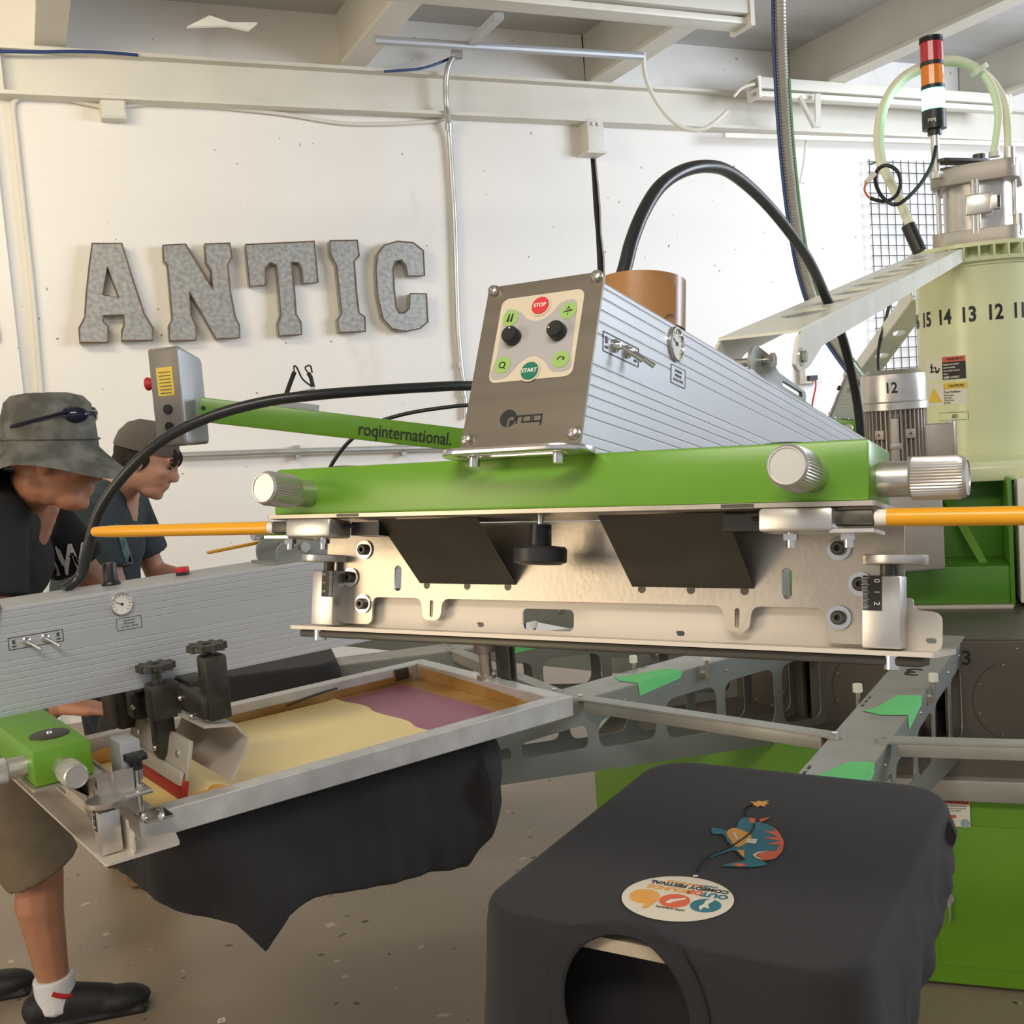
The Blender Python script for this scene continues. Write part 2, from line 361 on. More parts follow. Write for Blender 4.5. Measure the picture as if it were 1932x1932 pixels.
# metal letters -------------------------------------------------------------
LET = {
 'A': ([(348,918),(460,918),(497,1040),(545,1185),(577,1238),(577,1284),(459,1285),(460,1245),(468,1230),(467,1188),(390,1190),(390,1215),(408,1232),(407,1292),(301,1292),(298,1238),(320,1195),(325,1110),(337,1000)], [[(405,1005),(388,1112),(448,1122)]]),
 'N': ([(615,925),(700,920),(803,1090),(797,1020),(778,990),(773,920),(868,917),(876,970),(860,1000),(870,1100),(888,1195),(903,1225),(906,1274),(815,1278),(715,1100),(722,1190),(742,1235),(741,1283),(640,1286),(637,1230),(650,1205),(632,1000),(618,985)], []),
 'T': ([(927,922),(1187,910),(1201,1065),(1145,1070),(1138,1010),(1125,990),(1100,988),(1112,1100),(1118,1185),(1136,1215),(1139,1262),(1053,1267),(1048,1222),(1060,1190),(1045,1000),(1020,990),(1003,1010),(1003,1075),(943,1080)], []),
 'I': ([(1245,908),(1350,906),(1356,965),(1337,985),(1345,1090),(1355,1180),(1377,1195),(1380,1250),(1280,1254),(1275,1205),(1290,1185),(1270,1000),(1248,960)], []),
 'C': ([(1603,1040),(1540,1040),(1532,1000),(1515,980),(1495,985),(1485,1010),(1488,1090),(1497,1160),(1508,1180),(1525,1182),(1545,1165),(1548,1108),(1610,1108),(1615,1215),(1585,1240),(1530,1250),(1480,1240),(1445,1200),(1425,1110),(1420,1020),(1425,960),(1450,925),(1500,910),(1560,915),(1598,945)], []),
 'R': ([(-245,925),(-60,915),(-15,925),(5,960),(3,1000),(-20,1040),(-45,1060),(-20,1090),(25,1240),(30,1285),(-70,1290),(-110,1100),(-140,1095),(-130,1230),(-115,1290),(-235,1295),(-235,1240),(-215,1220)], [[(-155,975),(-95,975),(-85,1010),(-100,1035),(-150,1035)]]),
}
for ch in 'RANTIC':
    outer, holes = LET[ch]
    cv = lambda P: [tuple(wl((x-(32 if ch == 'R' else 0))/2, y/2, .07).xy) for x, y in P]
    oc = cv(outer); hc = [cv(h) for h in holes]
    cx = sum(p[0] for p in oc)/len(oc); cy = sum(p[1] for p in oc)/len(oc)
    oc = [(x-cx, y-cy) for x, y in oc]; hc = [[(x-cx, y-cy) for x, y in h] for h in hc]
    t = thing('wall_letter', {'R': 'grey metal letter R cut off by the left edge of the picture', 'A': 'grey galvanised metal letter A on the white wall', 'N': 'grey galvanised metal letter N on the white wall', 'T': 'blotchy grey metal letter T between the N and the I', 'I': 'blotchy narrow grey metal letter I on the wall', 'C': 'grey metal letter C beside the bent wall conduit'}[ch], 'letter', group='metal letters on the wall')
    t.matrix_world = WM @ T(cx, cy, .004)
    MB().plate(oc, hc, .06, T(0, 0, .032)).build('face', M['galv'], t)
    r_ = MB()
    for lp in [oc]+hc: r_.tube([(x, y, .063) for x, y in lp], .0045, 6, closed=True)
    r_.build('rim', M['rust'], t)

# conduits, wires, boxes on wall and ceiling ----------------------------------
def wall_tube(name, label, cat, pts, r, m, off=.025, smooth=6, n=10):
    mb = MB(); mb.tube([pw(p[0], p[1], p[2] if len(p) > 2 else off) for p in pts], r, n, smooth=smooth)
    return mb.build(name, m)
o = wall_tube('wall_conduit', '', '', [(78, 760), (75, 720), (62, 560), (45, 400), (30, 260), (24, 205), (30, 188), (50, 183), (110, 184), (150, 192), (190, 200)], .014, M['trimw'])
tag(o, 'thin cream conduit running down the wall left of the letter A', 'conduit')
o = wall_tube('wall_cable', '', '', [(232, 200), (300, 195), (368, 199), (450, 206), (540, 216), (640, 232), (720, 234), (800, 230), (838, 226)], .011, M['trimw'])
tag(o, 'sagging cream cable below the long wall beam', 'cable')
b = MB(); a = wl(211, 209); b.box((a.x, a.y, .045), (.13, .13, .09), None, .008); b.box((a.x, a.y, .092), (.11, .11, .006))
o = b.build('junction_box', M['trimw']); o.matrix_world = WM; tag(o, 'square cream junction box under the wall beam', 'junction box')
t = thing('bent_conduit', 'bent bare steel conduit running down the wall right of the letter C', 'conduit')
b = MB(); b.tube([pw(*p) for p in [(857, 105, .19), (846, 125, .19), (841, 160, .17), (843, 205, .15), (847, 240, .05), (852, 320, .03), (858, 420, .03), (861, 520, .03), (864, 620, .03), (870, 690, .03), (877, 750, .03), (878, 790, .03)]], .017, 12, smooth=6); b.build('pipe', M['emt'], t)
b = MB(); b.cyl(pw(846, 232, .06), pw(847, 246, .05), .024); b.cyl(pw(868, 683, .03), pw(869, 694, .03), .022); b.cyl(pw(873, 735, .03), pw(875, 748, .03), .022); b.build('coupling', M['emt'], t)
b = MB(); b.box((0, 0, 0), (.07, .07, .05), T(*pw(862, 102, .2)), .01); b.build('elbow_box', M['emt'], t)
o = MB().tube([pw(x, y, .16) for x, y in [(854, 108), (820, 122), (790, 130), (755, 133), (725, 135)]], .008, 8, smooth=5).build('blue_cable', M['blue']); tag(o, 'dark blue cable curving from the conduit elbow over the beam', 'cable')
o = MB().tube([pw(x, y, .13) for x, y in [(-20, 96), (60, 98), (140, 97), (200, 99), (260, 104)]], .009, 8, smooth=5).build('blue_cable', M['blue']); tag(o, 'dark blue cable lying on top of the beam at far left', 'cable')
# low pipe across the wall
t = thing('air_pipe', 'grey pipe running low along the white wall behind the green boom', 'pipe')
b = MB(); b.tube([pw(x, y, .05) for x, y in [(332, 860), (520, 853), (700, 848), (885, 843)]], .020, 10); b.build('pipe', M['emt'], t)
b = MB()
for x, y in ((560, 853), (760, 847)): b = MB(); b.box((0, 0, 0), (.03, .08, .05), fr(pw(x, y, .03), WX, (0, 0, 1), WN)); b.build('clip', M['emt'], t)
# ceiling rails and rods
rail = lambda x, y, Y: px(x, y, Y)
o = MB().tube([rail(706, 76, 5.6), rail(1212, 106, 6.5)], .022, 10).build('ceiling_rail', M['box_light']); tag(o, 'thin grey rail hung under the roof beams', 'rail')
o = MB().bar(rail(888, 82, 5.9), rail(942, 30, 5.2), .045, .03).build('ceiling_strut', M['box_light']); tag(o, 'short grey strut rising from the thin ceiling rail', 'strut')
o = MB().tube([rail(*p) for p in [(1214, 100, 6.5), (1217, 140, 6.5), (1232, 180, 6.5), (1262, 222, 6.5), (1298, 244, 6.5), (1335, 240, 6.5), (1373, 209, 6.5)]], .013, 8, smooth=6).build('dangling_cable', M['white_plastic']); tag(o, 'white cable hanging in a loop below the ceiling rail end', 'cable')
o = MB().tube([rail(*p) for p in [(1385, 182, 7.3), (1400, 166, 7.3), (1424, 158, 7.3)]], .010, 8, smooth=5).build('fixture_wire', M['white_plastic']); tag(o, 'short white wire at the end of the far tube light', 'cable')
# strip light in front
def strip(name, label, A, B, h, d, tube_m):
    t = thing(name, label, 'light'); A, B = Vector(A), Vector(B)
    b = MB(); b.bar(A, B, d, h*.55, bev=.004); b.build('housing', M['trimw'], t)
    q = MB(); q.bar(A-Vector((0, 0, h*.5)), B-Vector((0, 0, h*.5)), d*.75, h*.28, bev=.006); q.build('tube_tray', tube_m, t)
    for e, dr in ((A, 1), (B, -1)): q = MB(); q.bar(e-Vector((0, 0, h*.22)), e+(B-A).normalized()*.02*dr-Vector((0, 0, h*.22)), d*1.1, h*1.05); q.build('end_cap', M['white_plastic'], t)
    return t
e1 = px(1403, 24, 4.6); d1 = Vector((.9135, .4067, 0))
strip('strip_light', 'long white fluorescent strip light hanging at the top centre', e1-d1*2.6, e1, .10, .13, M['white_plastic'])
e2 = px(1420, 160, 7.4)
strip('strip_light', 'far white strip light on brackets right of the metal hose', e2, e2+WX*2.3, .13, .12, M['white_plastic'])
t = thing('fixture_bracket', 'small cream angle bracket below the far strip light', 'bracket')
b = MB(); b.bar(px(1508, 183, 7.42), px(1537, 240, 7.42), .05, .02); b.build('brace', M['trimw'], t)
b = MB(); b.bar(px(1542, 178, 7.5), px(1543, 240, 7.5), .035, .035); b.build('post', M['white_plastic'], t)
o = MB().bar(pw(1366, 256, .18), pw(1990, 275, .18), .035, .03).build('cable_rail', M['white_plastic']); tag(o, 'long thin white rail just below the wall beam at right', 'rail')
o = MB().tube([pw(1521, 262, .1), pw(1518, 300, .1), pw(1510, 345, .1)], .010, 8, smooth=4).build('hanging_cord', M['white_plastic']); tag(o, 'short white cord hanging from the rail behind the metal hose', 'cord')
b = MB(); b.plate([(0, 0), (.20, .06), (.30, .03), (.36, .13), (.22, .10), (.13, .16)], (), .012); o = b.build('torn_paper', M['white_plastic']); o.matrix_world = fr(px(352, 52, 5.2), WX, (-.2, .35, .35), WN); tag(o, 'torn flap of white ceiling lining hanging loose', 'torn lining')
# wire grid panel
t = thing('grid_panel', 'black wire grid panel on the wall behind the press tower', 'grid panel')
a = wl(1640, 305, .06); c = 0.0762; b = MB()
for k in range(15): b.tube([(a.x+k*c, a.y+.02, .06), (a.x+k*c, a.y-1.85, .06)], .0035, 5)
for k in range(25): b.tube([(a.x-.02, a.y-k*c, .065), (a.x+14*c+.02, a.y-k*c, .065)], .0035, 5)
b.build('wires', M['wire'], t); t.matrix_world = WM
b = MB()
for k in (1, 13): b.cyl((a.x+k*c, a.y, -.012), (a.x+k*c, a.y, .07), .006, n=8)
b.build('hook', M['wire'], t)
# wall outlet right of the press head
t = thing('outlet_box', 'white wall outlet box with a thin red wire behind the press arm', 'outlet')
b = MB(); b.box((0, 0, 0), (.16, .14, .07), fr(pw(1530, 705, .04), WX, (0, 0, 1), WN), .008); b.build('box', M['white_plastic'], t)
b = MB(); b.box((0, 0, 0), (.07, .035, .03), fr(pw(1533, 713, .09), WX, (0, 0, 1), WN)); b.build('plug', M['black'], t)
b = MB(); b.tube([pw(1538, 712, .09), pw(1539, 730, .1), pw(1533, 760, .08), pw(1531, 800, .05)], .006, 6, smooth=5); b.build('wire', M['red'], t)
# flexible conduit bundle from the ceiling to the press
t = thing('flexible_conduit', 'ribbed metal hose hanging from the ceiling down to the press', 'hose')
FP = [(1471, -60, 3.9), (1473, 60, 3.9), (1478, 180, 3.9), (1487, 300, 3.9), (1501, 420, 3.9), (1520, 520, 3.9), (1550, 605, 3.85), (1590, 670, 3.8), (1634, 728, 3.75)]
P = spline([px(*p) for p in FP], 40)
b = MB(); b.tube(P, .0, 12, radii=[.0205 if k % 2 else .0175 for k in range(len(P))]); b.build('ribbed_tube', M['knurl'], t)
b = MB(); b.tube([p+Vector((-.026, -.004, 0)) for p in P[::6]], .0065, 8); b.build('blue_hose', M['blue'], t)
M['ghose'] = mat('green_air_hose', (.12, .30, .12), .4)
b = MB(); b.tube([p+Vector((.022, -.006, 0)) for p in P[70::6]], .005, 8); b.build('green_hose', M['ghose'], t)
# ------------------------------------------------------------------ the printing press
CTR = Vector((1.50, 3.44, 0))
def station(deg): return Vector((math.sin(R(deg)), math.cos(R(deg)), 0)), Vector((math.cos(R(deg)), -math.sin(R(deg)), 0))
def head_matrix(O, deg, tilt): return T(*O) @ RZ(-deg) @ RX(-tilt)
# print head in its own axes: x along the front beam, y inward to the press centre, z up; origin = front lower edge of the beam
def adjuster(root, M0):
    "fluted aluminium knob on a collar, axis +z of M0"
    b = MB(); b.lathe([(0, 0), (.0145, 0), (.0145, .026), (0, .026)], M0); k = b.build('adjuster_knob', M['alu'], root)
    b = MB(); n = 44
    def ring(r, z, fl): return [Vector(((r-(fl if j % 2 else 0))*math.cos(2*math.pi*j/(2*n)), (r-(fl if j % 2 else 0))*math.sin(2*math.pi*j/(2*n)), z)) for j in range(2*n)]
    bm = bmesh.new(); rings = [[bm.verts.new(v) for v in ring(r, z, fl)] for r, z, fl in ((.0155, .024, 0), (.0175, .026, .0012), (.0175, .060, .0012), (.0162, .064, 0), (.0145, .0665, 0), (.0135, .0665, 0), (.0132, .0655, 0))]
    for a, c in zip(rings, rings[1:]):
        for j in range(2*n): bm.faces.new((a[j], a[(j+1) % (2*n)], c[(j+1) % (2*n)], c[j]))
    bm.faces.new(rings[-1]); bm.faces.new(list(reversed(rings[0])))
    b.merge(bm, M0); b.build('grip', M['knurl'], k, sharp=25)
def screw(root, M0, r=.0062, name='screw'):
    b = MB(); b.lathe([(0, 0), (r, 0), (r, r*.35), (r*.75, r*.8), (r*.36, r*.9), (r*.34, r*.3), (0, r*.3)], M0, 20); return b.build(name, M['chrome'], root)
def washer_bolt(root, M0):
    b = MB(); b.lathe([(.0045, 0), (.0105, 0), (.0105, .002), (.0045, .002)], M0, 24); k = b.build('washer', M['chrome'], root)
    b = MB(); b.lathe([(0, 0), (.0062, 0), (.0062, .0065), (.005, .0075), (.0026, .0075), (.0024, .003), (0, .003)], M0, 20); b.build('bolt', M['dark_steel'], k)

def make_head(label, squeegee=False, handles=(1, 1), clamps=True):
    h = thing('print_unit', label, 'print head')
    # body: ribbed extrusion
    top, bot, hw = .219, .0495, .059
    gr = [.05, .11, .18, .25, .32, .50, .56, .62, .68, .745, .80, .90, .955]
    prof = [(hw, bot)]
    for g in reversed(gr):
        z = top-g*(top-bot); prof += [(hw, z-.0013), (hw-.0004, z-.0002), (hw-.0004, z+.0002), (hw, z+.0013)]
    prof += [(hw, top-.004), (hw-.004, top)]
    prof = prof+[(-x, z) for x, z in reversed(prof)]
    b = MB(); bm = bmesh.new()
    y0 = lambda z: math.tan(R(15))*(z-.056)-.013
    ra = [bm.verts.new((x, y0(z), z)) for x, z in prof]; rb = [bm.verts.new((x, 1.30, z)) for x, z in prof]; n = len(prof)
    for k in range(n): bm.faces.new((ra[k], ra[(k+1) % n], rb[(k+1) % n], rb[k]))
    bm.faces.new(ra); bm.faces.new(rb); bmesh.ops.recalc_face_normals(bm, faces=bm.faces); b.merge(bm)
    body = b.build('body', M['anod'], h, sharp=9)
    b = MB(); b.span((-.056, 1.29, .052), (.056, 1.31, .216), None, .003); b.build('rear_cover', M['dark_steel'], h)
    # control panel
    PM = T(0, -.015, .0515) @ fr((0, 0, 0), (1, 0, 0), (0, math.sin(R(15)), math.cos(R(15))), (0, -math.cos(R(15)), math.sin(R(15))))
    b = MB(); b.plate(rrect(.127, .179, .005, 0, .0895), (), .003, PM); pan = b.build('control_panel', M['panel'], h)
    for sx in (-1, 1):
        for v in (.0145, .1735): screw(pan, PM @ T(sx*.0565, v, .0015))
    b = MB(); b.plate(rrect(.0905, .0905, .008, .0005, .1175), (), .0006, PM @ T(0, 0, .0018)); ov = b.build('overlay', M['overlay'], pan)
    dk = [(-.043, .078), (-.040, .1), (-.040, .13), (-.037, .150), (-.022, .146), (-.012, .137), (0, .134), (.012, .139), (.022, .150), (.036, .152), (.040, .140), (.041, .1), (.042, .08), (.024, .079), (.013, .091), (0, .097), (-.013, .091), (-.026, .077)]
    b = MB(); b.plate([(p.x, p.y) for p in spline([(x, y, 0) for x, y in dk], 4, True)], (), .0004, PM @ T(0, 0, .0023)); b.build('grey_zone', M['overlay_grey'], pan)
    for nm, v, m, tx in (('stop_button', .1500, 'stop', 'STOP'), ('start_button', .0810, 'start', 'START')):
        b = MB(); b.plate(circ(.0112, 0, v), (), .0004, PM @ T(0, 0, .0026)); b.build('button_halo', M['overlay'], pan)
        b = MB(); b.lathe([(.0092, 0), (.0092, .0006), (.0088, .001), (0, .001)], PM @ T(0, v, .0027)); k = b.build(nm, M[m], pan)
        b = MB(); b.text(tx, .0056, PM @ T(0, v, .0039), .0003, bold=.02); b.build('lettering', M['ink_white'], pan)
    for sx, v, ic in ((-1, .1405, 0), (1, .1405, 1), (-1, .090, 2), (1, .090, 3)):
        b = MB(); b.plate(circ(.0088, 0, 0), (), .0005, PM @ T(sx*.0315, v, .0027)); k = b.build('icon_button', M['icon'], pan)
        IM = PM @ T(sx*.0315, v, .0031); b = MB()
        if ic == 0:
            for q in (-.0022, .0016): b.stroke([(q, -.0035), (q+.0006, .0035)], .0016, .0003, IM); b.stroke([(q, .001), (q-.0012, -.0035)], .0009, .0003, IM)
        elif ic == 1: b.stroke([(-.004, -.001), (.004, .0002)], .0012, .0003, IM); b.stroke([(-.0017, .001), (-.0008, .0026), (.0012, .0026), (.0017, .001)], .0006, .0003, IM); b.stroke([(0, .0036), (0, .0042)], .0009, .0003, IM); b.stroke([(0, -.003), (0, -.0042)], .0009, .0003, IM)
        elif ic == 2: b.stroke(circ(.003, n=14), .0011, .0003, IM, True); b.stroke([(.002, -.003), (.0035, -.004)], .0009, .0003, IM)
        else: b.stroke([(.0034*math.cos(R(a)), .0034*math.sin(R(a))-.001) for a in range(170, 15, -18)], .0009, .0003, IM); b.stroke([(.0018, -.0004), (.0034, -.0004), (.0036, .0012)], .0009, .0003, IM)
        b.build('icon', M['ink_black'], pan)
    for sx, pa in ((-1, 88), (1, 170)):
        KM = PM @ T(sx*.0245, .1185, .0023)
        b = MB(); b.stroke([(.0128*math.cos(R(a)), .0128*math.sin(R(a))) for a in range(-60, 122, 10)], .0011, .0003, KM); b.stroke([(.0128*math.cos(R(a)), .0128*math.sin(R(a))) for a in range(190, 242, 8)], .0006, .0003, KM)
        for a in range(-40, 60, 24): b.stroke([(.0106*math.cos(R(a)), .0106*math.sin(R(a))), (.0112*math.cos(R(a)), .0112*math.sin(R(a)))], .0005, .0003, KM)
        b.stroke([(0, -.0152), (0, -.0166)], .0011, .0003, KM); b.build('dial_scale', M['ink_black'], pan)
        b = MB(); b.lathe([(0, 0), (.0090, 0), (.0090, .003), (.0084, .009), (.0076, .010), (0, .0096)], KM, 28); k = b.build('dial_knob', M['black'], pan)
        b = MB(); b.plate(circ(.0009, .0055*math.cos(R(pa)), .0055*math.sin(R(pa)), 10), (), .0004, KM @ T(0, 0, .0102)); b.build('pointer_dot', M['ink_white'], pan)
    LM = PM @ T(0, .0325, .0018); b = MB()
    b.plate(circ(.0088, -.0155, .0015, 28), [[(-.0165, -.0074), (-.0158, .001), (-.0125, .0030), (-.0090, .0022), (-.0088, -.0008), (-.0128, -.0004), (-.0138, -.0035), (-.0139, -.0070)]], .0004, LM)
    b.stroke([(-.0058, -.0040), (-.0058, .0030), (-.0018, .0030)], .0014, .0004, LM)
    b.stroke([(.0002, -.0033), (.0002, .0030), (.0092, .0030), (.0092, -.0033)], .0014, .0004, LM, True)
    b.stroke([(.0202, -.0070), (.0202, .0030), (.0115, .0030), (.0115, -.0033), (.0202, -.0033)], .0014, .0004, LM)
    b.build('logo', M['ink_black'], pan)
    # loop handle under the panel
    b = MB(); b.plate(rrect(.152, .062, .030, 0, -.016, 10), [rrect(.112, .022, .0105, 0, -.027, 8)], .006, T(0, 0, .0505), .0012); lp = b.build('loop_handle', M['chrome'], h)
    for sx in (-.040, .048): b = MB(); b.cyl((sx, -.026, .038), (sx, -.026, .048), .0052, n=16); b.build('bolt', M['chrome'], lp)
    # front beam and its fittings
    b = MB(); b.span((-.31, 0, 0), (.31, .078, .0495), None, .0035); b.build('front_beam', M['green'], h)
    b = MB(); b.plate(rrect(.632, .094, .004, 0, .042), (), .004, T(0, 0, -.002)); fl = b.build('flange_plate', M['steel'], h)
    for sx in (-.205, .205): b = MB(); b.span((sx-.014, -.0055, -.0035), (sx+.014, -.0045, -.0005)); b.build('slot', M['dark_steel'], fl)
    for sx in (-1, 1):
        adjuster(h, T(sx*.264, 0, .022) @ RX(90))
        if sx > 0: adjuster(h, T(sx*.31, .038, .0205) @ RY(90*sx))
        b = MB(); b.lathe([(0, 0), (.027, 0), (.027, .0022), (.0255, .003), (0, .003)], T(sx*.235, .042, .0495)); dl = b.build('top_dial', M['dark_steel'], h)
        b = MB(); b.lathe([(0, 0), (.004, 0), (.003, .003), (0, .003)], T(sx*.235, .042, .0525), 12); b.build('dial_screw', M['chrome'], dl)
        if not handles[(sx+1)//2]: continue
        # lever clamp with yellow handle
        b = MB(); b.box((sx*.254, .008, -.0145), (.060, .036, .019), None, .003); lc = b.build('lever_clamp', M['alu'], h)
        b = MB(); b.box((sx*.297, .008, -.0125), (.032, .016, .0125), None, .002); b.build('link', M['dark_steel'], lc)
        b = MB(); b.box((sx*.298, .012, -.0235), (.034, .040, .003)); b.build('under_plate', M['alu'], lc)
        for q in (.246, .292): b = MB(); b.cyl((sx*q, .008, -.036), (sx*q, .008, -.022), .0038, n=12); b.cyl((sx*q, .008, -.030), (sx*q, .008, -.025), .0062, n=6); b.build('bolt', M['chrome'], lc)
        b = MB(); b.cyl((sx*.312, .008, -.0125), (sx*.327, .008, -.0125), .0066); b.build('ferrule', M['white_plastic'], lc)
        b = MB(); P = [(sx*(.322+.285*k/10), .008, -.0125-.0012*k/10) for k in range(11)]; b.tube(P, lambda u: .0072 if u < .97 else .0058, 16); b.build('handle', M['yellow'], lc)
        b = MB(); b.tube([(sx*.224, .012, -.012), (sx*.20, .03, -.010), (sx*.19, .05, -.012)], .0022, 8, smooth=4); b.box((sx*.202, .035, -.014), (.036, .03, .014)); b.build('switch_box', M['black'], lc)
    # hanging plate with its cut-outs
    ou = [(-.317, -.004), (.317, -.004), (.317, -.06), (.31, -.115), (.25, -.115), (.25, -.0845), (.184, -.0845), (.1815, -.108), (.1585, -.108), (.156, -.0845)]
    ou = fillet(ou+[(-x, z) for x, z in reversed(ou[2:])], .0085)
    slot = lambda cx, cz, w_, hh: rrect(w_, hh, min(w_, hh)/2-.0001, cx, cz)
    b = MB(); b.plate(ou, [slot(-.216, -.0635, .0095, .028), slot(.216, -.0635, .0095, .028), slot(-.17, -.0955, .0045, .018), slot(.17, -.0955, .0045, .018)], .003, fronted(0, .100, 0)); hp = b.build('hanging_plate', M['steel'], h)
    for sx in (-1, 1):
        for q in (.075, .125, .177): b = MB(); b.plate(circ(.0042, sx*q, -.0705, 10), (), .0034, fronted(0, .100, 0)); b.build('relief_notch', M['dark_steel'], hp)
    for sx in (-1, 1):
        b = MB(); a, c = sorted((sx*.065, sx*.186)); bm = bmesh.new()
        pts = [(a, .099, -.069), (c, .099, -.069), (c, .020, -.005), (a, .020, -.005)]; v = [bm.verts.new(p) for p in pts]; f = bm.faces.new(v)
        r_ = bmesh.ops.solidify(bm, geom=[f], thickness=.003); b.merge(bm); b.build('bent_tab', M['dark_steel'], h)  # same sheet as the plate; shade of the downward face put into the colour
        for z in (-.032, -.0925): washer_bolt(h, fronted(sx*.2625, .098, z))
        washer_bolt(h, fronted(sx*.281, .098, -.063))
        # height scale with thumb wheel
        b = MB(); b.span((sx*.287, .075, -.117), (sx*.318, .104, -.056), None, .0012); sb = b.build('scale_block', M['alu'], h)
        b = MB(); x0 = sx*.2955; b.box((x0, .0745, -.071), (.0155, .001, .029)); rl = b.build('ruler', M['ink_black'], sb)
        b = MB()
        for k in range(23): b.box((x0-sx*.0055, .0738, -.058-.0012*k), (.004 if k % 5 else .007, .0006, .0003))
        for k, ch in enumerate('012'): b.text(ch, .0068, fronted(x0+sx*.004, .0737, -.0605-.0095*k) @ RZ(-90*sx), .0003)
        b.build('ruler_marks', M['ink_white'], sb)
        b = MB(); b.lathe([(0, 0), (.026, 0), (.0265, .001), (.0265, .0072), (.0255, .008), (0, .008)], T(sx*.312, .088, -.0465), 40); tw = b.build('thumb_wheel', M['alu'], h)
        b = MB(); b.cyl((sx*.305, .088, -.057), (sx*.305, .088, -.046), .006, n=14); b.build('spindle', M['dark_steel'], tw)
    # lower bracket: upright strip and bottom shelf
    ou = fillet([(-.345, -.119), (.345, -.119), (.345, -.086), (.322, -.084), (.322, -.074), (-.322, -.074), (-.322, -.084), (-.345, -.086)], .008)
    b = MB(); b.plate(ou, [rrect(.060, .022, .006, -.034, -.1035), slot(-.115, -.111, .009, .005), slot(.11, -.112, .009, .005), slot(.336, -.110, .009, .0045), slot(-.336, -.111, .009, .0045)], .003, fronted(0, .112, 0)); lb = b.build('lower_bracket', M['sheet'], h)
    b = MB(); b.plate(fillet([(-.347, .070), (.347, .070), (.347, .175), (.30, .185), (.28, .118), (-.28, .118), (-.30, .185), (-.347, .175)], .006), (), .004, T(0, 0, -.1205)); sh = b.build('shelf', M['sheet'], h)
    b = MB(); b.span((-.335, .076, -.131), (.335, .112, -.123), None, .002); b.build('under_bar', M['dark_steel'], sh)
    for sx in (-.31, .31): b = MB(); b.cyl((sx, .082, -.134), (sx, .082, -.122), .007, n=16); b.build('bolt', M['chrome'], sh)
    # black hand knob under the beam
    b = MB(); b.lathe([(0, -.012), (.020, -.0115), (.026, -.009), (.0262, .003), (.0245, .0055), (.011, .007), (.0105, .027), (0, .027)], T(-.008, .045, -.038)); hk = b.build('hand_knob', M['black'], h)
    b = MB(); b.cyl((-.008, .045, -.013), (-.008, .045, -.003), .0035, n=12); b.build('thread', M['chrome'], hk)
    # fittings on the +x side of the body (and its mirror)
    X = .0592
    b = MB(); b.plate(rrect(.082, .0195, .001, .078, .1605), [rrect(.080, .0175, .001, .078, .1605)], .0006, sided(X, 0, 0)); sw = b.build('switch_plate', M['ink_black'], h)
    for q in (.063, .091):
        b = MB(); b.lathe([(0, 0), (.0066, 0), (.0066, .002), (.005, .003), (.004, .007), (0, .007)], sided(X, q, .161), 18); tg = b.build('toggle', M['chrome'], sw)
        b = MB(); b.cyl((X+.005, q, .161), (X+.022, q+.016, .148), .0016, .0028, 12); b.build('lever', M['chrome'], sw)
    b = MB()
    for q in (.045, .111): b.box((X+.0004, q, .163), (.0006, .004, .006)); b.box((X+.0004, q, .156), (.0006, .006, .002))
    b.build('switch_icon', M['ink_grey'], sw)
    GM = sided(X, .2145, .195)
    b = MB(); b.lathe([(.0165, 0), (.0190, 0), (.0190, .003), (.0180, .004), (.0165, .004), (.0160, .002)], GM); gg = b.build('pressure_gauge', M['chrome'], h)
    b = MB(); b.lathe([(0, .002), (.0165, .002)], GM); b.build('gauge_face', M['sticker'], gg)
    b = MB(); b.stroke([(0, 0), (-.0095, .004)], .0012, .0004, GM @ T(0, 0, .0024))
    for a in range(-45, 240, 24): b.stroke([(.0118*math.cos(R(a)), .0118*math.sin(R(a))), (.0140*math.cos(R(a)), .0140*math.sin(R(a)))], .0006, .0004, GM @ T(0, 0, .0024))
    b.lathe([(0, 0), (.0022, 0), (.0022, .001), (0, .001)], GM @ T(0, 0, .0023), 12); b.build('needle', M['ink_black'], gg)
    b = MB(); b.plate(rrect(.041, .0205, .0008, .2235, .1615), (), .0004, sided(X, 0, 0)); pl_ = b.build('pressure_label', M['anod'], h)
    b = MB(); b.plate(rrect(.041, .0205, .0008, .2235, .1615), [rrect(.0395, .019, .0008, .2235, .1615)], .0006, sided(X+.0003, 0, 0))
    for k, tx in enumerate(('MAXIMUM', 'PRESSURE', '0.6 MPa / 90 PSI')): b.text(tx, .0042, sided(X+.0004, .2235, .1665-.005*k), .0003)
    b.build('label_print', M['ink_grey'], pl_)
    # top of the body: regulator, button, lift bracket
    b = MB(); b.lathe([(0, 0), (.0155, 0), (.016, .003), (.0145, .006), (.0125, .007), (.0115, .036), (.0105, .038), (0, .038)], T(-.022, .225, top), 28); b.build('regulator_knob', M['black'], h, sharp=30)
    b = MB(); b.lathe([(0, 0), (.0115, 0), (.0115, .006), (0, .006)], T(-.008, .345, top), 24); pb = b.build('push_button', M['black'], h)
    b = MB(); b.lathe([(0, 0), (.0118, 0), (.0125, .003), (.0115, .008), (0, .009)], T(-.008, .345, top+.006), 24); b.build('button_cap', M['red'], pb)
    b = MB(); b.span((-.045, .49, top), (.052, .78, top+.004), None, .001); lk = b.build('lift_bracket', M['arm'], h)
    for sx in (-.040, .047):
        b = MB(); b.plate(fillet([(.50, top+.002), (.62, top+.002), (.76, top+.002), (.76, top+.020), (.62, top+.024), (.58, top+.040), (.52, top+.042), (.50, top+.03)], .01), [circ(.007, .55, top+.026, 16), rrect(.10, .008, .0038, .69, top+.012)], .005, sided(sx, 0, 0)); b.build('bracket_cheek', M['arm'], lk)
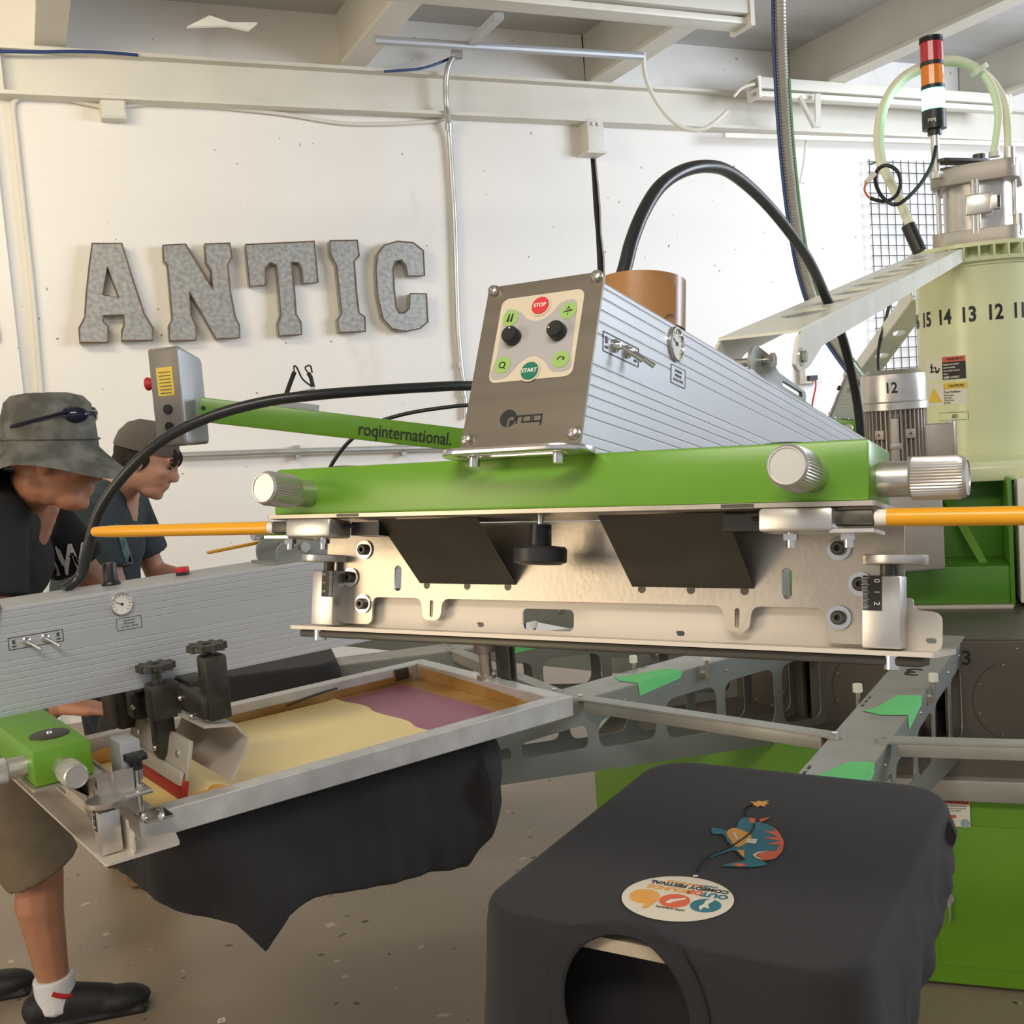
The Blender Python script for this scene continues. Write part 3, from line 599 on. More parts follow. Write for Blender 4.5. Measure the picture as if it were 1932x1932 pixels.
    b = MB(); b.cyl((-.052, .55, top+.026), (.060, .55, top+.026), .006, n=16); b.cyl((.060, .55, top+.026), (.066, .55, top+.026), .010, n=6); b.build('pivot_pin', M['chrome'], lk)
    if clamps:
        for sx in (-1, 1):
            b = MB(); b.box((sx*.262, .137, -.003), (.052, .030, .062), None, .003); fc = b.build('frame_clamp', M['box_light'], h)
            b = MB(); b.box((sx*.285, .128, -.043), (.070, .050, .006), None, .001); b.box((sx*.300, .108, -.024), (.006, .05, .034)); b.build('clamp_plate', M['alu'], fc)
            b = MB()
            b.plate([(q.x, q.y) for q in spline([((.017-.0035*(k % 2))*math.cos(R(30*k)), (.017-.0035*(k % 2))*math.sin(R(30*k)), 0) for k in range(12)], 3, True)], (), .010, T(sx*.297, .140, .006), .001); b.cyl((sx*.297, .140, -.012), (sx*.297, .140, .003), .009, n=20); ck = b.build('clamp_knob', M['black'], fc)
            b = MB(); b.cyl((sx*.297, .140, -.075), (sx*.297, .140, -.010), .0042, n=14); b.cyl((sx*.297, .140, -.040), (sx*.297, .140, -.036), .008, n=6); b.build('clamp_screw', M['chrome'], fc)
            b = MB(); b.box((sx*.290, .160, -.0885), (.05, .04, .004))
            for q in (.130, .150): b.tube([(sx*(.266+(q-.13)), q+.02, -.084), (sx*(.296+(q-.13)*.8), q+.012, -.080), (sx*(.300+(q-.13)*.8), q+.012, -.090)], .0052, 10, smooth=4)
            b.build('clamp_fork', M['chrome'], fc)
        b = MB(); b.cyl((.01, .965, -.092), (.01, .965, .05), .013); b.cyl((.01, .965, -.092), (.01, .965, -.084), .020); b.box((.01, .965, .0), (.034, .034, .075), None, .003); rc = b.build('rear_clamp', M['steel'], h)
        b = MB(); b.span((.035, .985, -.098), (.065, .990, .05)); b.span((.0, 1.0, -.098), (.065, 1.005, .05)); b.build('clamp_post', M['dark_steel'], rc)
    if squeegee:
        # carriage: wheels, holders, flood bar, rubber blade
        b = MB(); b.span((-.09, .275, .012), (.215, .300, .052), None, .004); b.span((.182, .284, .008), (.220, .322, .112), None, .005); b.span((.02, .29, .03), (.13, .33, .058), None, .004)
        b.span((.070, .232, .0), (.106, .28, .060), None, .004); b.span((-.20, .235, -.055), (-.10, .285, .045), None, .008); b.box((.055, .262, -.012), (.034, .034, .12), RY(0), .006); b.box((-.05, .258, .0), (.05, .03, .05), None, .006)
        cg = b.build('squeegee_carriage', M['grease'], h)
        for wx, wy, wz in ((.088, .250, .082), (.188, .302, .118)):
            b = MB(); b.lathe([(0, 0), (.026, 0), (.0285, .002), (.0285, .008), (.026, .010), (.008, .010), (.008, -.03), (0, -.03)], T(wx, wy, wz), 24)
            for k in range(10): b.cyl((wx+.028*math.cos(R(36*k)), wy+.028*math.sin(R(36*k)), wz-.0005), (wx+.028*math.cos(R(36*k)), wy+.028*math.sin(R(36*k)), wz+.0105), .0042, n=10)
            b.build('thumb_wheel', M['dark_steel'], cg)
        for p in ((.005, .243, .045), (.125, .273, .035), (.170, .273, .012), (-.03, .243, .0), (.06, .244, -.055)):
            b = MB(); b.ball(p, .0048); b.build('bolt', M['chrome'], cg)
        HM = T(.02, .262, -.072) @ RX(-12)
        b = MB(); b.box((0, 0, .008), (.285, .007, .070), HM, .001); b.box((0, -.010, -.018), (.285, .006, .022), HM, .001); sq = b.build('squeegee_holder', M['sheet'], h)
        b = MB(); b.box((0, -.003, -.036), (.290, .011, .030), HM, .0015); b.build('rubber_blade', M['squeegee'], sq)
        for q in (-.09, .03, .10):
            b = MB(); b.cyl((q, -.007, .015), (q, -.002, .015), .005, n=14, M=HM); b.build('bolt', M['chrome'], sq)
        bm = bmesh.new(); pr = [(.272, .002), (.322, -.006), (.340, -.030), (.330, -.055), (.306, -.092), (.309, -.094), (.334, -.056), (.344, -.029), (.324, -.002), (.272, .006)]
        v0 = [bm.verts.new((-.06, y, z)) for y, z in pr]; v1 = [bm.verts.new((.222, y, z)) for y, z in pr]; n = len(pr)
        for k in range(n): bm.faces.new((v0[k], v0[(k+1) % n], v1[(k+1) % n], v1[k]))
        bm.faces.new(v0); bm.faces.new(v1); bmesh.ops.recalc_face_normals(bm, faces=bm.faces)
        b = MB(); b.merge(bm); fb = b.build('flood_bar', M['sheet'], h)
    return h

H1 = make_head('raised front print head with control panel, ribbed silver body and green front beam', clamps=False)
H1.matrix_world = head_matrix((.012, 1.001, 1.414), 30.7, 11)
H2 = make_head('lowered print head at left holding the screen full of yellow ink', squeegee=True, handles=(1, 0))
H2.matrix_world = head_matrix((-.859, 1.690, 1.047), 53.2, 0)
index_kids()
r5, t5 = station(120.7)
H3 = copy_tree(H1); O3 = CTR - r5*2.83; H3.matrix_world = head_matrix((O3.x, O3.y, 1.06), 120.7, 0)
H3['label'] = 'far lowered print head peeping over the left head beside the two workers'
# raised head seen beyond the motor
H4 = copy_tree(H1); q4 = px(1562, 760, 4.3); H4.matrix_world = head_matrix((q4.x+.01, q4.y, 1.352), 104.0, 9)
H4['label'] = 'far raised print head half hidden behind the motor and metal hose'
def grp(h, g): h['group'] = g
for h in (H1, H2, H3, H4): grp(h, 'print heads around the press')

# tape roll slipped over the regulator of the front head
b = MB(); hm = H1.matrix_world @ T(.007, .240, .2200)
b.lathe([(.0400, 0), (.0500, 0), (.0500, .056), (.0400, .056), (.0400, 0)], None, 64); o = b.build('tape_roll', M['tape'])
o.matrix_world = hm; tag(o, 'roll of shiny brown packing tape sitting on the front print head', 'tape roll')
b = MB(); b.lathe([(.0370, .001), (.0398, .001), (.0398, .055), (.0370, .055), (.0370, .001)], None, 48); k = b.build('cardboard_core', M['board'], o)
bm = bmesh.new(); vs = []
for j in range(9):
    a = R(-62+5*j); rr = .0504+.0035*(j/8)**2
    vs.append([bm.verts.new((rr*math.cos(a), rr*math.sin(a), z)) for z in (.004+.003*j*(1 if j > 5 else 0)/4, .0545-.0016*j)])
for a, c in zip(vs, vs[1:]): bm.faces.new((a[0], c[0], c[1], a[1]))
b = MB(); b.merge(bm); b.build('loose_end', M['tape'], o)

# lift arms from the tower to the heads
def lift_arm(label, L0, L1, U0, U1, drop, holes=8, pin=True):
    "inverted channel: L0/L1 the lower end corners, U0/U1 the upper end corners of its top sheet"
    t = thing('lift_arm', label, 'arm', group='white lift arms on the press tower')
    L0, L1, U0, U1 = map(Vector, (L0, L1, U0, U1)); lc = (L0+L1)/2; uc = (U0+U1)/2; y = (uc-lc).normalized(); x0 = (L1-L0); x = (x0-y*x0.dot(y)).normalized(); z = x.cross(y)
    Ln = (uc-lc).length; wl_ = (L1-L0).length; wu = (U1-U0).length; F = fr(lc, x, y, z)
    hs = []
    for k in range(holes):
        u = (.14+.78*k/holes)*Ln; wv = wl_+(wu-wl_)*u/Ln
        hs.append(circ(wv*.30, 0, u, 20, Ln*.035))
    b = MB(); b.plate([(-wl_/2, 0), (wl_/2, 0), (wu/2, Ln), (-wu/2, Ln)], hs, .004, F); b.build('top_sheet', M['white_paint'], t)
    for s in (-1, 1):
        b = MB(); o = [(-.05, -drop*1.15), (-.05, -drop*.45), (0, 0), (Ln, 0), (Ln, -drop), (.10, -drop)]
        o = fillet([(-.025, -drop*1.5), (-.05, -drop*1.1), (-.02, -.01), (.02, 0), (Ln, 0), (Ln, -drop), (.12, -drop), (.03, -drop*1.5)], .012)
        a0 = Vector((s*wl_/2, 0, 0)); a1 = Vector((s*wu/2, Ln, 0)); yy = (a1-a0).normalized(); nn = Vector((yy.y, -yy.x, 0))
        b.plate(o, (), .005, F @ fr(a0, yy, (0, 0, 1), nn)); fl = b.build('side_flange', M['white_paint'], t)
        if pin:
            b = MB(); b.cyl((s*wl_/2-.004, -.012, -drop*.95), (s*wl_/2+.004, -.012, -drop*.95), .013, n=24, M=F); b.cyl((s*wl_/2-.008*s*0, -.012, -drop*.95), (s*wl_/2+s*.010, -.012, -drop*.95), .008, n=6, M=F); b.build('pivot_bolt', M['chrome'], fl)
    return t
hm = H1.matrix_world
lift_arm('white lift arm with oval holes running from the tower to the front print head', hm @ Vector((-.026, .585, .290)), hm @ Vector((.088, .585, .290)), (1.262, 3.312, 1.888), (1.381, 3.25, 1.893), .036)
lift_arm('short white lift arm beside the tower going down to the far raised head', px(1600, 730, 4.35), px(1600, 730, 4.35)+Vector((.085, -.01, 0)), (1.36, 3.60, 1.78), (1.43, 3.59, 1.78), .05, 3)
# ------------------------------------------------------------------ tower
def facing(deg):                       # outward direction of a station seen from the press centre
    r, t = station(deg); return -r, t
tw = thing('press_tower', 'pale green central press tower with black numbers and warning labels', 'press tower', (1.51, 3.44, 0))
DR = .187
b = MB(); b.cyl((0, 0, 1.275), (0, 0, 1.845), DR, n=72); b.cyl((0, 0, 1.845), (0, 0, 1.855), DR+.006, n=72); b.build('drum', M['pale'], tw)
b = MB(); b.cyl((0, 0, 1.845), (0, 0, 1.862), DR-.02, n=48); b.build('dark_joint', M['dark_steel'], tw)
b = MB(); b.cyl((0, 0, 1.898), (0, 0, 1.910), DR+.022, n=64); b.cyl((0, 0, 1.855), (0, 0, 1.866), DR+.022, n=64); b.cyl((0, 0, 1.855), (0, 0, 1.905), DR-.03, n=48)
for k in range(32):
    a = 2*math.pi*k/32; b.box((DR+.0, 0, 1.881), (.05, .006, .04), Matrix.Rotation(a, 4, 'Z'))
b.build('slotted_ring', M['pale'], tw)
def on_drum(txt, deg, z, size, mat_, parent, name, r=DR, bold=.03, sx=.9):
    d, t = facing(deg); b = MB(); b.text(txt, size, None, .0008, bold=bold, sx=sx)
    for v in b.b.verts:
        a = math.atan2(d.y, d.x)+v.co.x/r; rr = r+.0006+v.co.z
        v.co = Vector((rr*math.cos(a), rr*math.sin(a), z+v.co.y))
    return b.build(name, mat_, parent)
def drum_patch(deg, z0, z1, a0, a1, mat_, parent, name, lift=.0006, r=DR):
    d, t = facing(deg); A = math.atan2(d.y, d.x); b = MB(); bm = bmesh.new(); vs = []
    for k in range(9):
        a = A+(a0+(a1-a0)*k/8)*(LS if r == DR else 1)/r; vs.append([bm.verts.new(((r+lift)*math.cos(a), (r+lift)*math.sin(a), z)) for z in (z0, z1)])
    for p, q in zip(vs, vs[1:]): bm.faces.new((p[0], q[0], q[1], p[1]))
    b.merge(bm); return b.build(name, mat_, parent)
for k, n in enumerate(range(16, 8, -1)): on_drum(str(n), 33.5+22.5*(n-13), 1.700, .062, M['ink_black'], tw, 'station_number', bold=.028, sx=.78)
# labels on the drum, position measured along the surface from the camera-facing line
D0 = 23.7+14; LS = 1.25
w0 = drum_patch(D0, 1.512, 1.583, -.115, .002, M['sticker'], tw, 'warning_label')
drum_patch(D0, 1.566, 1.582, -.058, .001, M['sticker_red'], w0, 'label_band', .0010); drum_patch(D0, 1.513, 1.566, -.058, .001, M['ink_black'], w0, 'label_field', .0010)
def drum_text(txt, off, z, size, m, parent, align='LEFT', bold=.02, lift=.0014):
    d, t = facing(D0); A = math.atan2(d.y, d.x); b = MB(); b.text(txt, size, None, .0004, align, bold); off *= LS
    for v in b.b.verts:
        a = A+(off+v.co.x)/DR; rr = DR+lift+v.co.z; v.co = Vector((rr*math.cos(a), rr*math.sin(a), z+v.co.y))
    return b.build('label_text', m, parent)
drum_text('\u25B2WARNING', -.056, 1.574, .0115, M['ink_black'], w0) if False else drum_text('WARNING', -.045, 1.574, .0108, M['ink_black'], w0, bold=.03)
for k, s_ in enumerate(('Equipment starts', 'automatically', 'Can cause severe', 'injury')): drum_text(s_, -.055, 1.559-.0095*k, .0075, M['ink_white'], w0)
drum_text('KEEP AWAY', -.055, 1.519, .0095, M['ink_white'], w0, bold=.03)
b = MB()
d_, t_ = facing(D0); A_ = math.atan2(d_.y, d_.x)
for pts in ([(-.092, 1.565), (-.092, 1.540)], [(-.097, 1.555), (-.085, 1.552)], [(-.098, 1.540), (-.068, 1.540)], [(-.080, 1.555), (-.074, 1.535)], [(-.066, 1.550), (-.072, 1.536)]): b.tube([((DR+.001)*math.cos(A_+x*LS/DR), (DR+.001)*math.sin(A_+x*LS/DR), z) for x, z in pts], .0022, 6)
b.build('label_pictogram', M['ink_black'], w0)
w1 = drum_patch(D0, 1.436, 1.503, -.115, .003, M['sticker'], tw, 'caution_label'); drum_patch(D0, 1.484, 1.502, -.055, .002, M['sticker_yel'], w1, 'label_band', .0010)
drum_text('CAUTION', -.043, 1.493, .0105, M['ink_black'], w1, bold=.03); drum_text('Laser Radiation.', -.053, 1.475, .0078, M['ink_grey'], w1, bold=.02)
for k, s_ in enumerate(('Do not stare', 'into beam', 'Class 2 Laser', 'product')): drum_text(s_, -.053, 1.465-.0075*k, .0055, M['ink_grey'], w1)
b = MB(); bm = bmesh.new(); vs = []
for k in range(13):
    x = -.112+.050*k/12; hgt = .044*(1-abs(k-6)/6)+.0003; vs.append([bm.verts.new(((DR+.0014)*math.cos(A_+x*LS/DR), (DR+.0014)*math.sin(A_+x*LS/DR), z)) for z in (1.446, 1.446+hgt)])
for p, q in zip(vs, vs[1:]): bm.faces.new((p[0], q[0], q[1], p[1]))
b.merge(bm); b.build('caution_triangle', M['sticker_yel'], w1)
b = MB()
for xx in (-.055,): b.tube([((DR+.001)*math.cos(A_+xx*LS/DR), (DR+.001)*math.sin(A_+xx*LS/DR), z) for z in (1.437, 1.502)], .0006, 4)
b.build('label_line', M['ink_black'], w1)
w2 = drum_patch(D0, 1.389, 1.412, -.075, .002, M['pale'], tw, 'small_label'); drum_text('ED', -.036, 1.400, .014, M['ink_black'], w2, bold=.02)
b = MB(); b.tube([((DR+.001)*math.cos(A_+x*LS/DR), (DR+.001)*math.sin(A_+x*LS/DR), z) for x, z in [(-.075+.0077*k, 1.389) for k in range(11)]+[(.002-.0077*k, 1.412) for k in range(11)]], .0006, 4); b.build('label_line', M['ink_black'], w2)
# lower drum section and green housing
r19, t19 = station(19.5); out19 = -r19
HM = RZ(-19.5)                          # housing axes: x right, y inward
b = MB(); b.cyl((0, 0, 1.215), (0, 0, 1.278), DR+.05, n=8, M=HM @ RZ(22.5)); b.span((-.46, -.40, 1.215), (.30, .30, 1.262), HM, .01); b.build('shoulder', M['pale'], tw)
hb = MB(); hb.span((-.56, -.28, .878), (.03, .25, 1.225), HM, .004); hs = hb.build('housing', M['housing'], tw)
b = MB(); b.span((-.58, -.47, .878), (.018, -.27, .985), HM, .004); b.build('housing_step', M['housing'], hs)
b = MB(); b.span((.018, -.475, .868), (.030, -.27, 1.228), HM, .002); b.build('housing_cheek', M['housing'], hs)
b = MB(); bm = bmesh.new(); tri = [(-.155, -.285, 1.19), (-.125, -.285, 1.19), (.014, -.468, .880), (-.004, -.468, .880)]
f_ = bm.faces.new([bm.verts.new(HM @ Vector(p)) for p in tri]); bmesh.ops.solidify(bm, geom=[f_], thickness=.010); b.merge(bm); b.build('gusset', M['green'], hs)
b = MB(); b.span((-.60, -.49, .866), (.024, .25, .877), HM, .002); bp_ = b.build('base_plate', M['sheet'], hs)
for q in (-.245, -.17, -.10, -.055, -.02): b = MB(); b.cyl((q, -.475, .853), (q, -.475, .867), .0065, n=12, M=HM); b.build('bolt', M['chrome'], hs)
b = MB(); b.span((.044, -.47, .878), (.30, .2, 1.225), HM, .004); b.build('side_cover', M['white_paint'], tw)
# motor
mt = thing('drive_motor', 'finned silver electric motor numbered 12 standing before the press tower', 'motor', tuple(px(1691, 860, 2.98)))
mz = mt.location.z
b = MB(); b.lathe([(0, .235), (.066, .235), (.083, .222), (.085, .205), (.085, .150), (.0885, .146), (.0885, .128), (.084, .128), (0, .128)], None, 56); fc_ = b.build('fan_cover', M['alu'], mt)
b = MB(); b.cyl((0, 0, -.06), (0, 0, .13), .066, n=40)
for k in range(40):
    a = 2*math.pi*k/40; b.box((.072, 0, .035), (.022, .0032, .18), Matrix.Rotation(a, 4, 'Z'))
bd = b.build('finned_body', M['cast'], mt)
fm = math.atan2(-mt.location.y, -mt.location.x)
b = MB()
for da in (-28, 26):
    for z in (-.012, .062):
        b.box((.083, 0, z), (.012, .026, .026), Matrix.Rotation(fm+R(da), 4, 'Z'), .003)
b.box((.082, 0, .03), (.010, .020, .15), Matrix.Rotation(fm, 4, 'Z'), .003); b.box((.084, 0, .03), (.012, .030, .02), Matrix.Rotation(fm, 4, 'Z'), .006); b.build('lug', M['cast'], mt)
b = MB()
for da in (-28, 26):
    for z in (-.012, .062): b.cyl((.088, 0, z), (.0895, 0, z), .0035, n=10, M=Matrix.Rotation(fm+R(da), 4, 'Z'))
b.build('bolt_hole', M['dark_steel'], mt)
b = MB(); b.text('12', .040, None, .0008, bold=.02, sx=.85)
for v in b.b.verts:
    a = fm+R(-4)+v.co.x/.085; v.co = Vector(((.0855+v.co.z)*math.cos(a), (.0855+v.co.z)*math.sin(a), .185+v.co.y))
b.build('number', M['ink_black'], fc_)
b = MB(); b.cyl((.0885, 0, .137), (.092, 0, .137), .006, n=12, M=Matrix.Rotation(fm-R(8), 4, 'Z')); b.build('screw', M['chrome'], fc_)
b = MB(); b.box((.105, .0, .028), (.075, .085, .105), RZ(-10), .004); tb = b.build('terminal_box', M['cast'], mt)
b = MB(); b.box((.146, .0, .028), (.010, .095, .118), RZ(-10), .003); b.build('terminal_lid', M['alu'], tb)
b = MB(); b.cyl((0, 0, -.09), (0, 0, -.05), .085, n=40); b.span((-.09, -.09, -.31), (.09, .09, -.08), None, .01); b.build('gear_foot', M['cast'], mt)
# air cylinder on top of the tower
cy = thing('air_cylinder', 'big silver pneumatic cylinder with tie rods on top of the tower', 'cylinder', (1.515, 3.44, 1.905))
b = MB(); b.lathe([(0, .05), (.099, .05), (.099, .205), (0, .205)], None, 56); b.build('barrel', M['alu'], cy)
for z in (.0, .195):
    b = MB(); b.plate(fillet([(-.10, -.125), (.10, -.125), (.125, -.10), (.125, .10), (.10, .125), (-.10, .125), (-.125, .10), (-.125, -.10)], .02), (), .055, RZ(-28) @ T(0, 0, z+.026), .002); b.build('end_cap', M['cast'], cy)
for a in (176, 241, 247, 306, 60): b = MB(); b.cyl((.119*math.cos(R(a)), .119*math.sin(R(a)), .04), (.119*math.cos(R(a)), .119*math.sin(R(a)), .20), .007, n=14); b.build('tie_rod', M['chrome'], cy)
b = MB()
for a, z in ((286, .225), (296, .03)):
    b = MB(); b.cyl((.10*math.cos(R(a)), .10*math.sin(R(a)), z), (.155*math.cos(R(a)), .155*math.sin(R(a)), z), .019); b.cyl((.145*math.cos(R(a)), .145*math.sin(R(a)), z), (.145*math.cos(R(a)), .145*math.sin(R(a)), z+.055), .015); b.cyl((.155*math.cos(R(a)), .155*math.sin(R(a)), z), (.159*math.cos(R(a)), .159*math.sin(R(a)), z), .009, n=6); b.build('elbow_fitting', M['alu'], cy)
b = MB(); b.box((0, -.125, .125), (.075, .02, .06), RZ(-22), .004); b.box((.045, -.125, .125), (.03, .024, .045), RZ(-22), .003); sn = b.build('sensor_clamp', M['alu'], cy)
b = MB(); b.box((.054, -.139, .125), (.006, .003, .035), RZ(-22)); b.build('sensor', M['ink_black'], sn)
b = MB(); b.plate(fillet([(-.13, -.03), (.06, -.03), (.06, .03), (-.13, .03)], .02), (), .008, T(-.045, -.06, .262) @ RZ(20)); b.cyl((-.01, -.045, .26), (-.01, -.045, .285), .018, n=16); b.build('top_bracket', M['dark_steel'], cy)
# signal light
sg = thing('signal_tower_light', 'stack light with red, amber and glowing green lenses above the press', 'signal light', tuple(px(1766, 318, 3.34)))
z0 = 0
b = MB(); b.cyl((0, 0, -.015), (0, 0, .105), .012, n=20); b.cyl((0, 0, -.03), (0, 0, -.012), .02, n=6); b.build('pole', M['alu'], sg)
b = MB(); b.cyl((0, 0, .098), (0, 0, .118), .020); b.cyl((0, 0, .115), (0, 0, .170), .0345, n=40); bs = b.build('base', M['black'], sg)
ang = math.atan2(-sg.location.y, -sg.location.x)
b = MB(); b.text('roq', .016, None, .0005, bold=.02)
for v in b.b.verts:
    a = ang+(v.co.x-.006)/.0345; v.co = Vector(((.0352+v.co.z)*math.cos(a), (.0352+v.co.z)*math.sin(a), .139+v.co.y))
b.build('logo', M['ink_white'], bs)
for z, nm, m in ((.172, 'green_lens', 'lens_green'), (.240, 'amber_lens', 'lens_amber'), (.308, 'red_lens', 'lens_red')):
    b = MB(); b.lathe([(.031, z), (.0325, z+.002), (.0325, z+.058), (.031, z+.060)], None, 14); o = b.build(nm, M[m], sg, sharp=15)
    b = MB(); b.cyl((0, 0, z+.058), (0, 0, z+.070), .0335, n=40); b.build('ring', M['black'], sg)
b = MB(); b.cyl((0, 0, .366), (0, 0, .382), .0335, n=40); b.build('cap', M['black'], sg)
gl = bpy.data.lights.new('green_lamp', 'POINT'); gl.energy = .05; gl.color = (.1, 1, .5); gl.shadow_soft_size = .03
g_o = bpy.data.objects.new('green_lamp', gl); COL.objects.link(g_o); g_o.parent = sg; g_o.location = (0, -.06, .205)
# milky hoses over the signal light
t = thing('air_hose', 'pair of milky white air hoses looping over the signal light', 'hose')
b = MB(); b.tube([px(*p) for p in [(1733, 470, 3.22), (1718, 430, 3.24), (1693, 370, 3.27), (1672, 330, 3.3), (1660, 300, 3.32), (1656, 250, 3.36), (1668, 195, 3.4), (1700, 148, 3.43), (1750, 121, 3.45), (1800, 113, 3.46), (1845, 130, 3.46), (1872, 165, 3.45), (1884, 215, 3.43), (1880, 262, 3.41), (1876, 288, 3.4)]], lambda u: .0125, 12, smooth=6); b.build('hose', M['hose_white'], t)
b = MB(); b.tube([px(*p) for p in [(1735, 470, 3.24), (1720, 430, 3.26), (1695, 370, 3.29), (1674, 330, 3.32), (1663, 300, 3.34), (1660, 250, 3.38), (1672, 195, 3.42), (1705, 150, 3.45), (1752, 127, 3.47), (1805, 118, 3.48), (1860, 142, 3.47), (1892, 188, 3.45), (1902, 250, 3.43), (1900, 320, 3.41), (1892, 380, 3.40), (1888, 408, 3.4)]], lambda u: .0125, 12, smooth=6); b.build('hose', M['hose_white'], t)
b = MB(); b.cyl(px(1735, 474, 3.22), px(1713, 425, 3.24), .020); b.build('black_sleeve', M['black'], t)
b = MB(); b.cyl(px(1845, 128, 3.455), px(1850, 136, 3.455), .028, n=16); b.cyl(px(1664, 316, 3.33), px(1668, 322, 3.33), .024, n=16); b.cyl(px(1876, 286, 3.4), px(1876, 296, 3.4), .017, n=16); b.cyl(px(1888, 402, 3.4), px(1888, 412, 3.4), .019, n=16)
b.build('hose_clip', M['white_plastic'], t)
t = thing('signal_cable', 'black cable from the signal light looped around the white hoses', 'cable')
b = MB(); b.tube([px(*p) for p in [(1766, 276, 3.30), (1758, 310, 3.27), (1738, 345, 3.22), (1710, 375, 3.18), (1688, 386, 3.17), (1665, 372, 3.19), (1652, 345, 3.22), (1655, 322, 3.22), (1672, 312, 3.2), (1692, 322, 3.19), (1699, 345, 3.19), (1690, 370, 3.2), (1668, 380, 3.21), (1642, 374, 3.22)]], .0055, 8, smooth=6); b.build('cable', M['black'], t)
b = MB(); b.bar(px(1650, 327, 3.22), px(1634, 345, 3.22), .022, .014, bev=.003); b.build('connector', M['white_plastic'], t)
b = MB(); b.tube([px(*p) for p in [(1634, 345, 3.22), (1631, 358, 3.22), (1637, 370, 3.22), (1643, 374, 3.22)]], .003, 6, smooth=5); b.build('red_wire', M['orange'], t)
# ------------------------------------------------------------------ base cabinet
bs = thing('base_cabinet', 'bright green square press base cabinet standing on the floor', 'cabinet', (1.50, 3.44, 0), (0, 0, R(-19.5)))
HB = .965
b = MB(); b.span((-1.07, -HB, .012), (1.07, HB, .62), None, .006); b.build('cabinet_body', M['cabinet'], bs)
b = MB(); b.span((-1.06, -HB+.006, .612), (1.06, HB-.006, .6235)); b.build('shade_top', M['hub'], bs)  # dark sheet over the green top, colour stands for the shaded interior
b = MB(); b.span((-1.0, -HB+.05, 0), (1.0, HB-.05, .035)); b.build('plinth', M['dark_steel'], bs)
b = MB(); b.span((-.42, -HB-.035, .495), (1.07, -HB+.02, .548), None, .004); b.build('ledge', M['arm_top'], bs)
b = MB(); b.span((-.40, -HB-.004, .548), (1.06, -HB+.01, .618)); b.build('shade_strip', M['hub'], bs)  # flat strip standing slightly proud; shade under the arms put into its colour
b = MB(); b.span((-.206, -HB-.003, .06), (.62, -HB+.002, .422), None, .002); dr = b.build('door', M['cabinet'], bs)
b = MB(); kx = -.181; b.lathe([(0, 0), (.013, 0), (.013, .004), (0, .005)], fronted(kx, -HB-.003, .235), 20); lk_ = b.build('lock', M['alu'], dr)
b = MB(); b.box((kx, -HB-.013, .232), (.010, .002, .020)); b.tube([(kx, -HB-.013, .222), (kx+.001, -HB-.014, .20), (kx-.001, -HB-.013, .178)], .003, 6); b.build('key', M['alu'], dr)
sx_ = -.164
b = MB(); b.box((sx_, -HB-.0045, .456), (.078, .001, .070)); st = b.build('warning_sticker', M['sticker'], bs)
b = MB(); b.box((sx_, -HB-.0052, .484), (.076, .0008, .012)); b.box((sx_-.008, -HB-.0052, .446), (.03, .0008, .008)); b.build('sticker_band', M['sticker_red'], st)
b = MB(); b.text('WARNING', .012, fronted(sx_+.006, -HB-.0058, .484), .0003, bold=.02)
for k, s_ in enumerate(('ARC FLASH & SHOCK HAZARD', 'Appropriate personal protective', 'equipment required')): b.text(s_, .0046, fronted(sx_, -HB-.0053, .473-.006*k), .0003, bold=.01)
for k, s_ in enumerate(('Hazardous', 'voltage')): b.text(s_, .005, fronted(sx_-.008, -HB-.0053, .434-.006*k), .0003)
b.build('sticker_text', M['ink_black'], st)
M['blue_p'] = mat('pale_blue_print', (.30, .42, .48), .5)
b = MB(); b.lathe([(0, 0), (.011, 0), (.011, .0006), (0, .0006)], fronted(sx_+.027, -HB-.0048, .430), 20); b.build('blue_disc', M['blue_p'], st)
# ------------------------------------------------------------------ carousel
ca = thing('carousel', 'grey rotating carousel of long arms that carry the print boards', 'carousel', (1.50, 3.44, .87))
b = MB(); b.cyl((0, 0, -.25), (0, 0, -.20), .85, n=32); b.cyl((0, 0, -.02), (0, 0, -.004), .88, n=32); b.build('hub_disc', M['hub'], ca)
ST0 = 30.8
def armlocal(k): return RZ(-(ST0+22.5*k))      # arm axes: y inward, outer end at y = -2.55
edge = lambda s: -.267+(.132/.916)*(s-1.055)
def side_outline():
    return [(-2.52, -.004), (-.86, -.004), (-.86, edge(.86)), (-2.30, edge(2.30)), (-2.52, -.06)]
WINS = [(.93, 1.085), (1.115, 1.30), (1.33, 1.505), (1.535, 1.715), (1.745, 1.93), (1.96, 2.11)]
def windows():
    out = []
    for a, c in WINS: out.append(fillet([(-c, -.058), (-a, -.058), (-a, edge(a)+.055), (-c, edge(c)+.05)], .035, 5))
    return out
arm0 = None
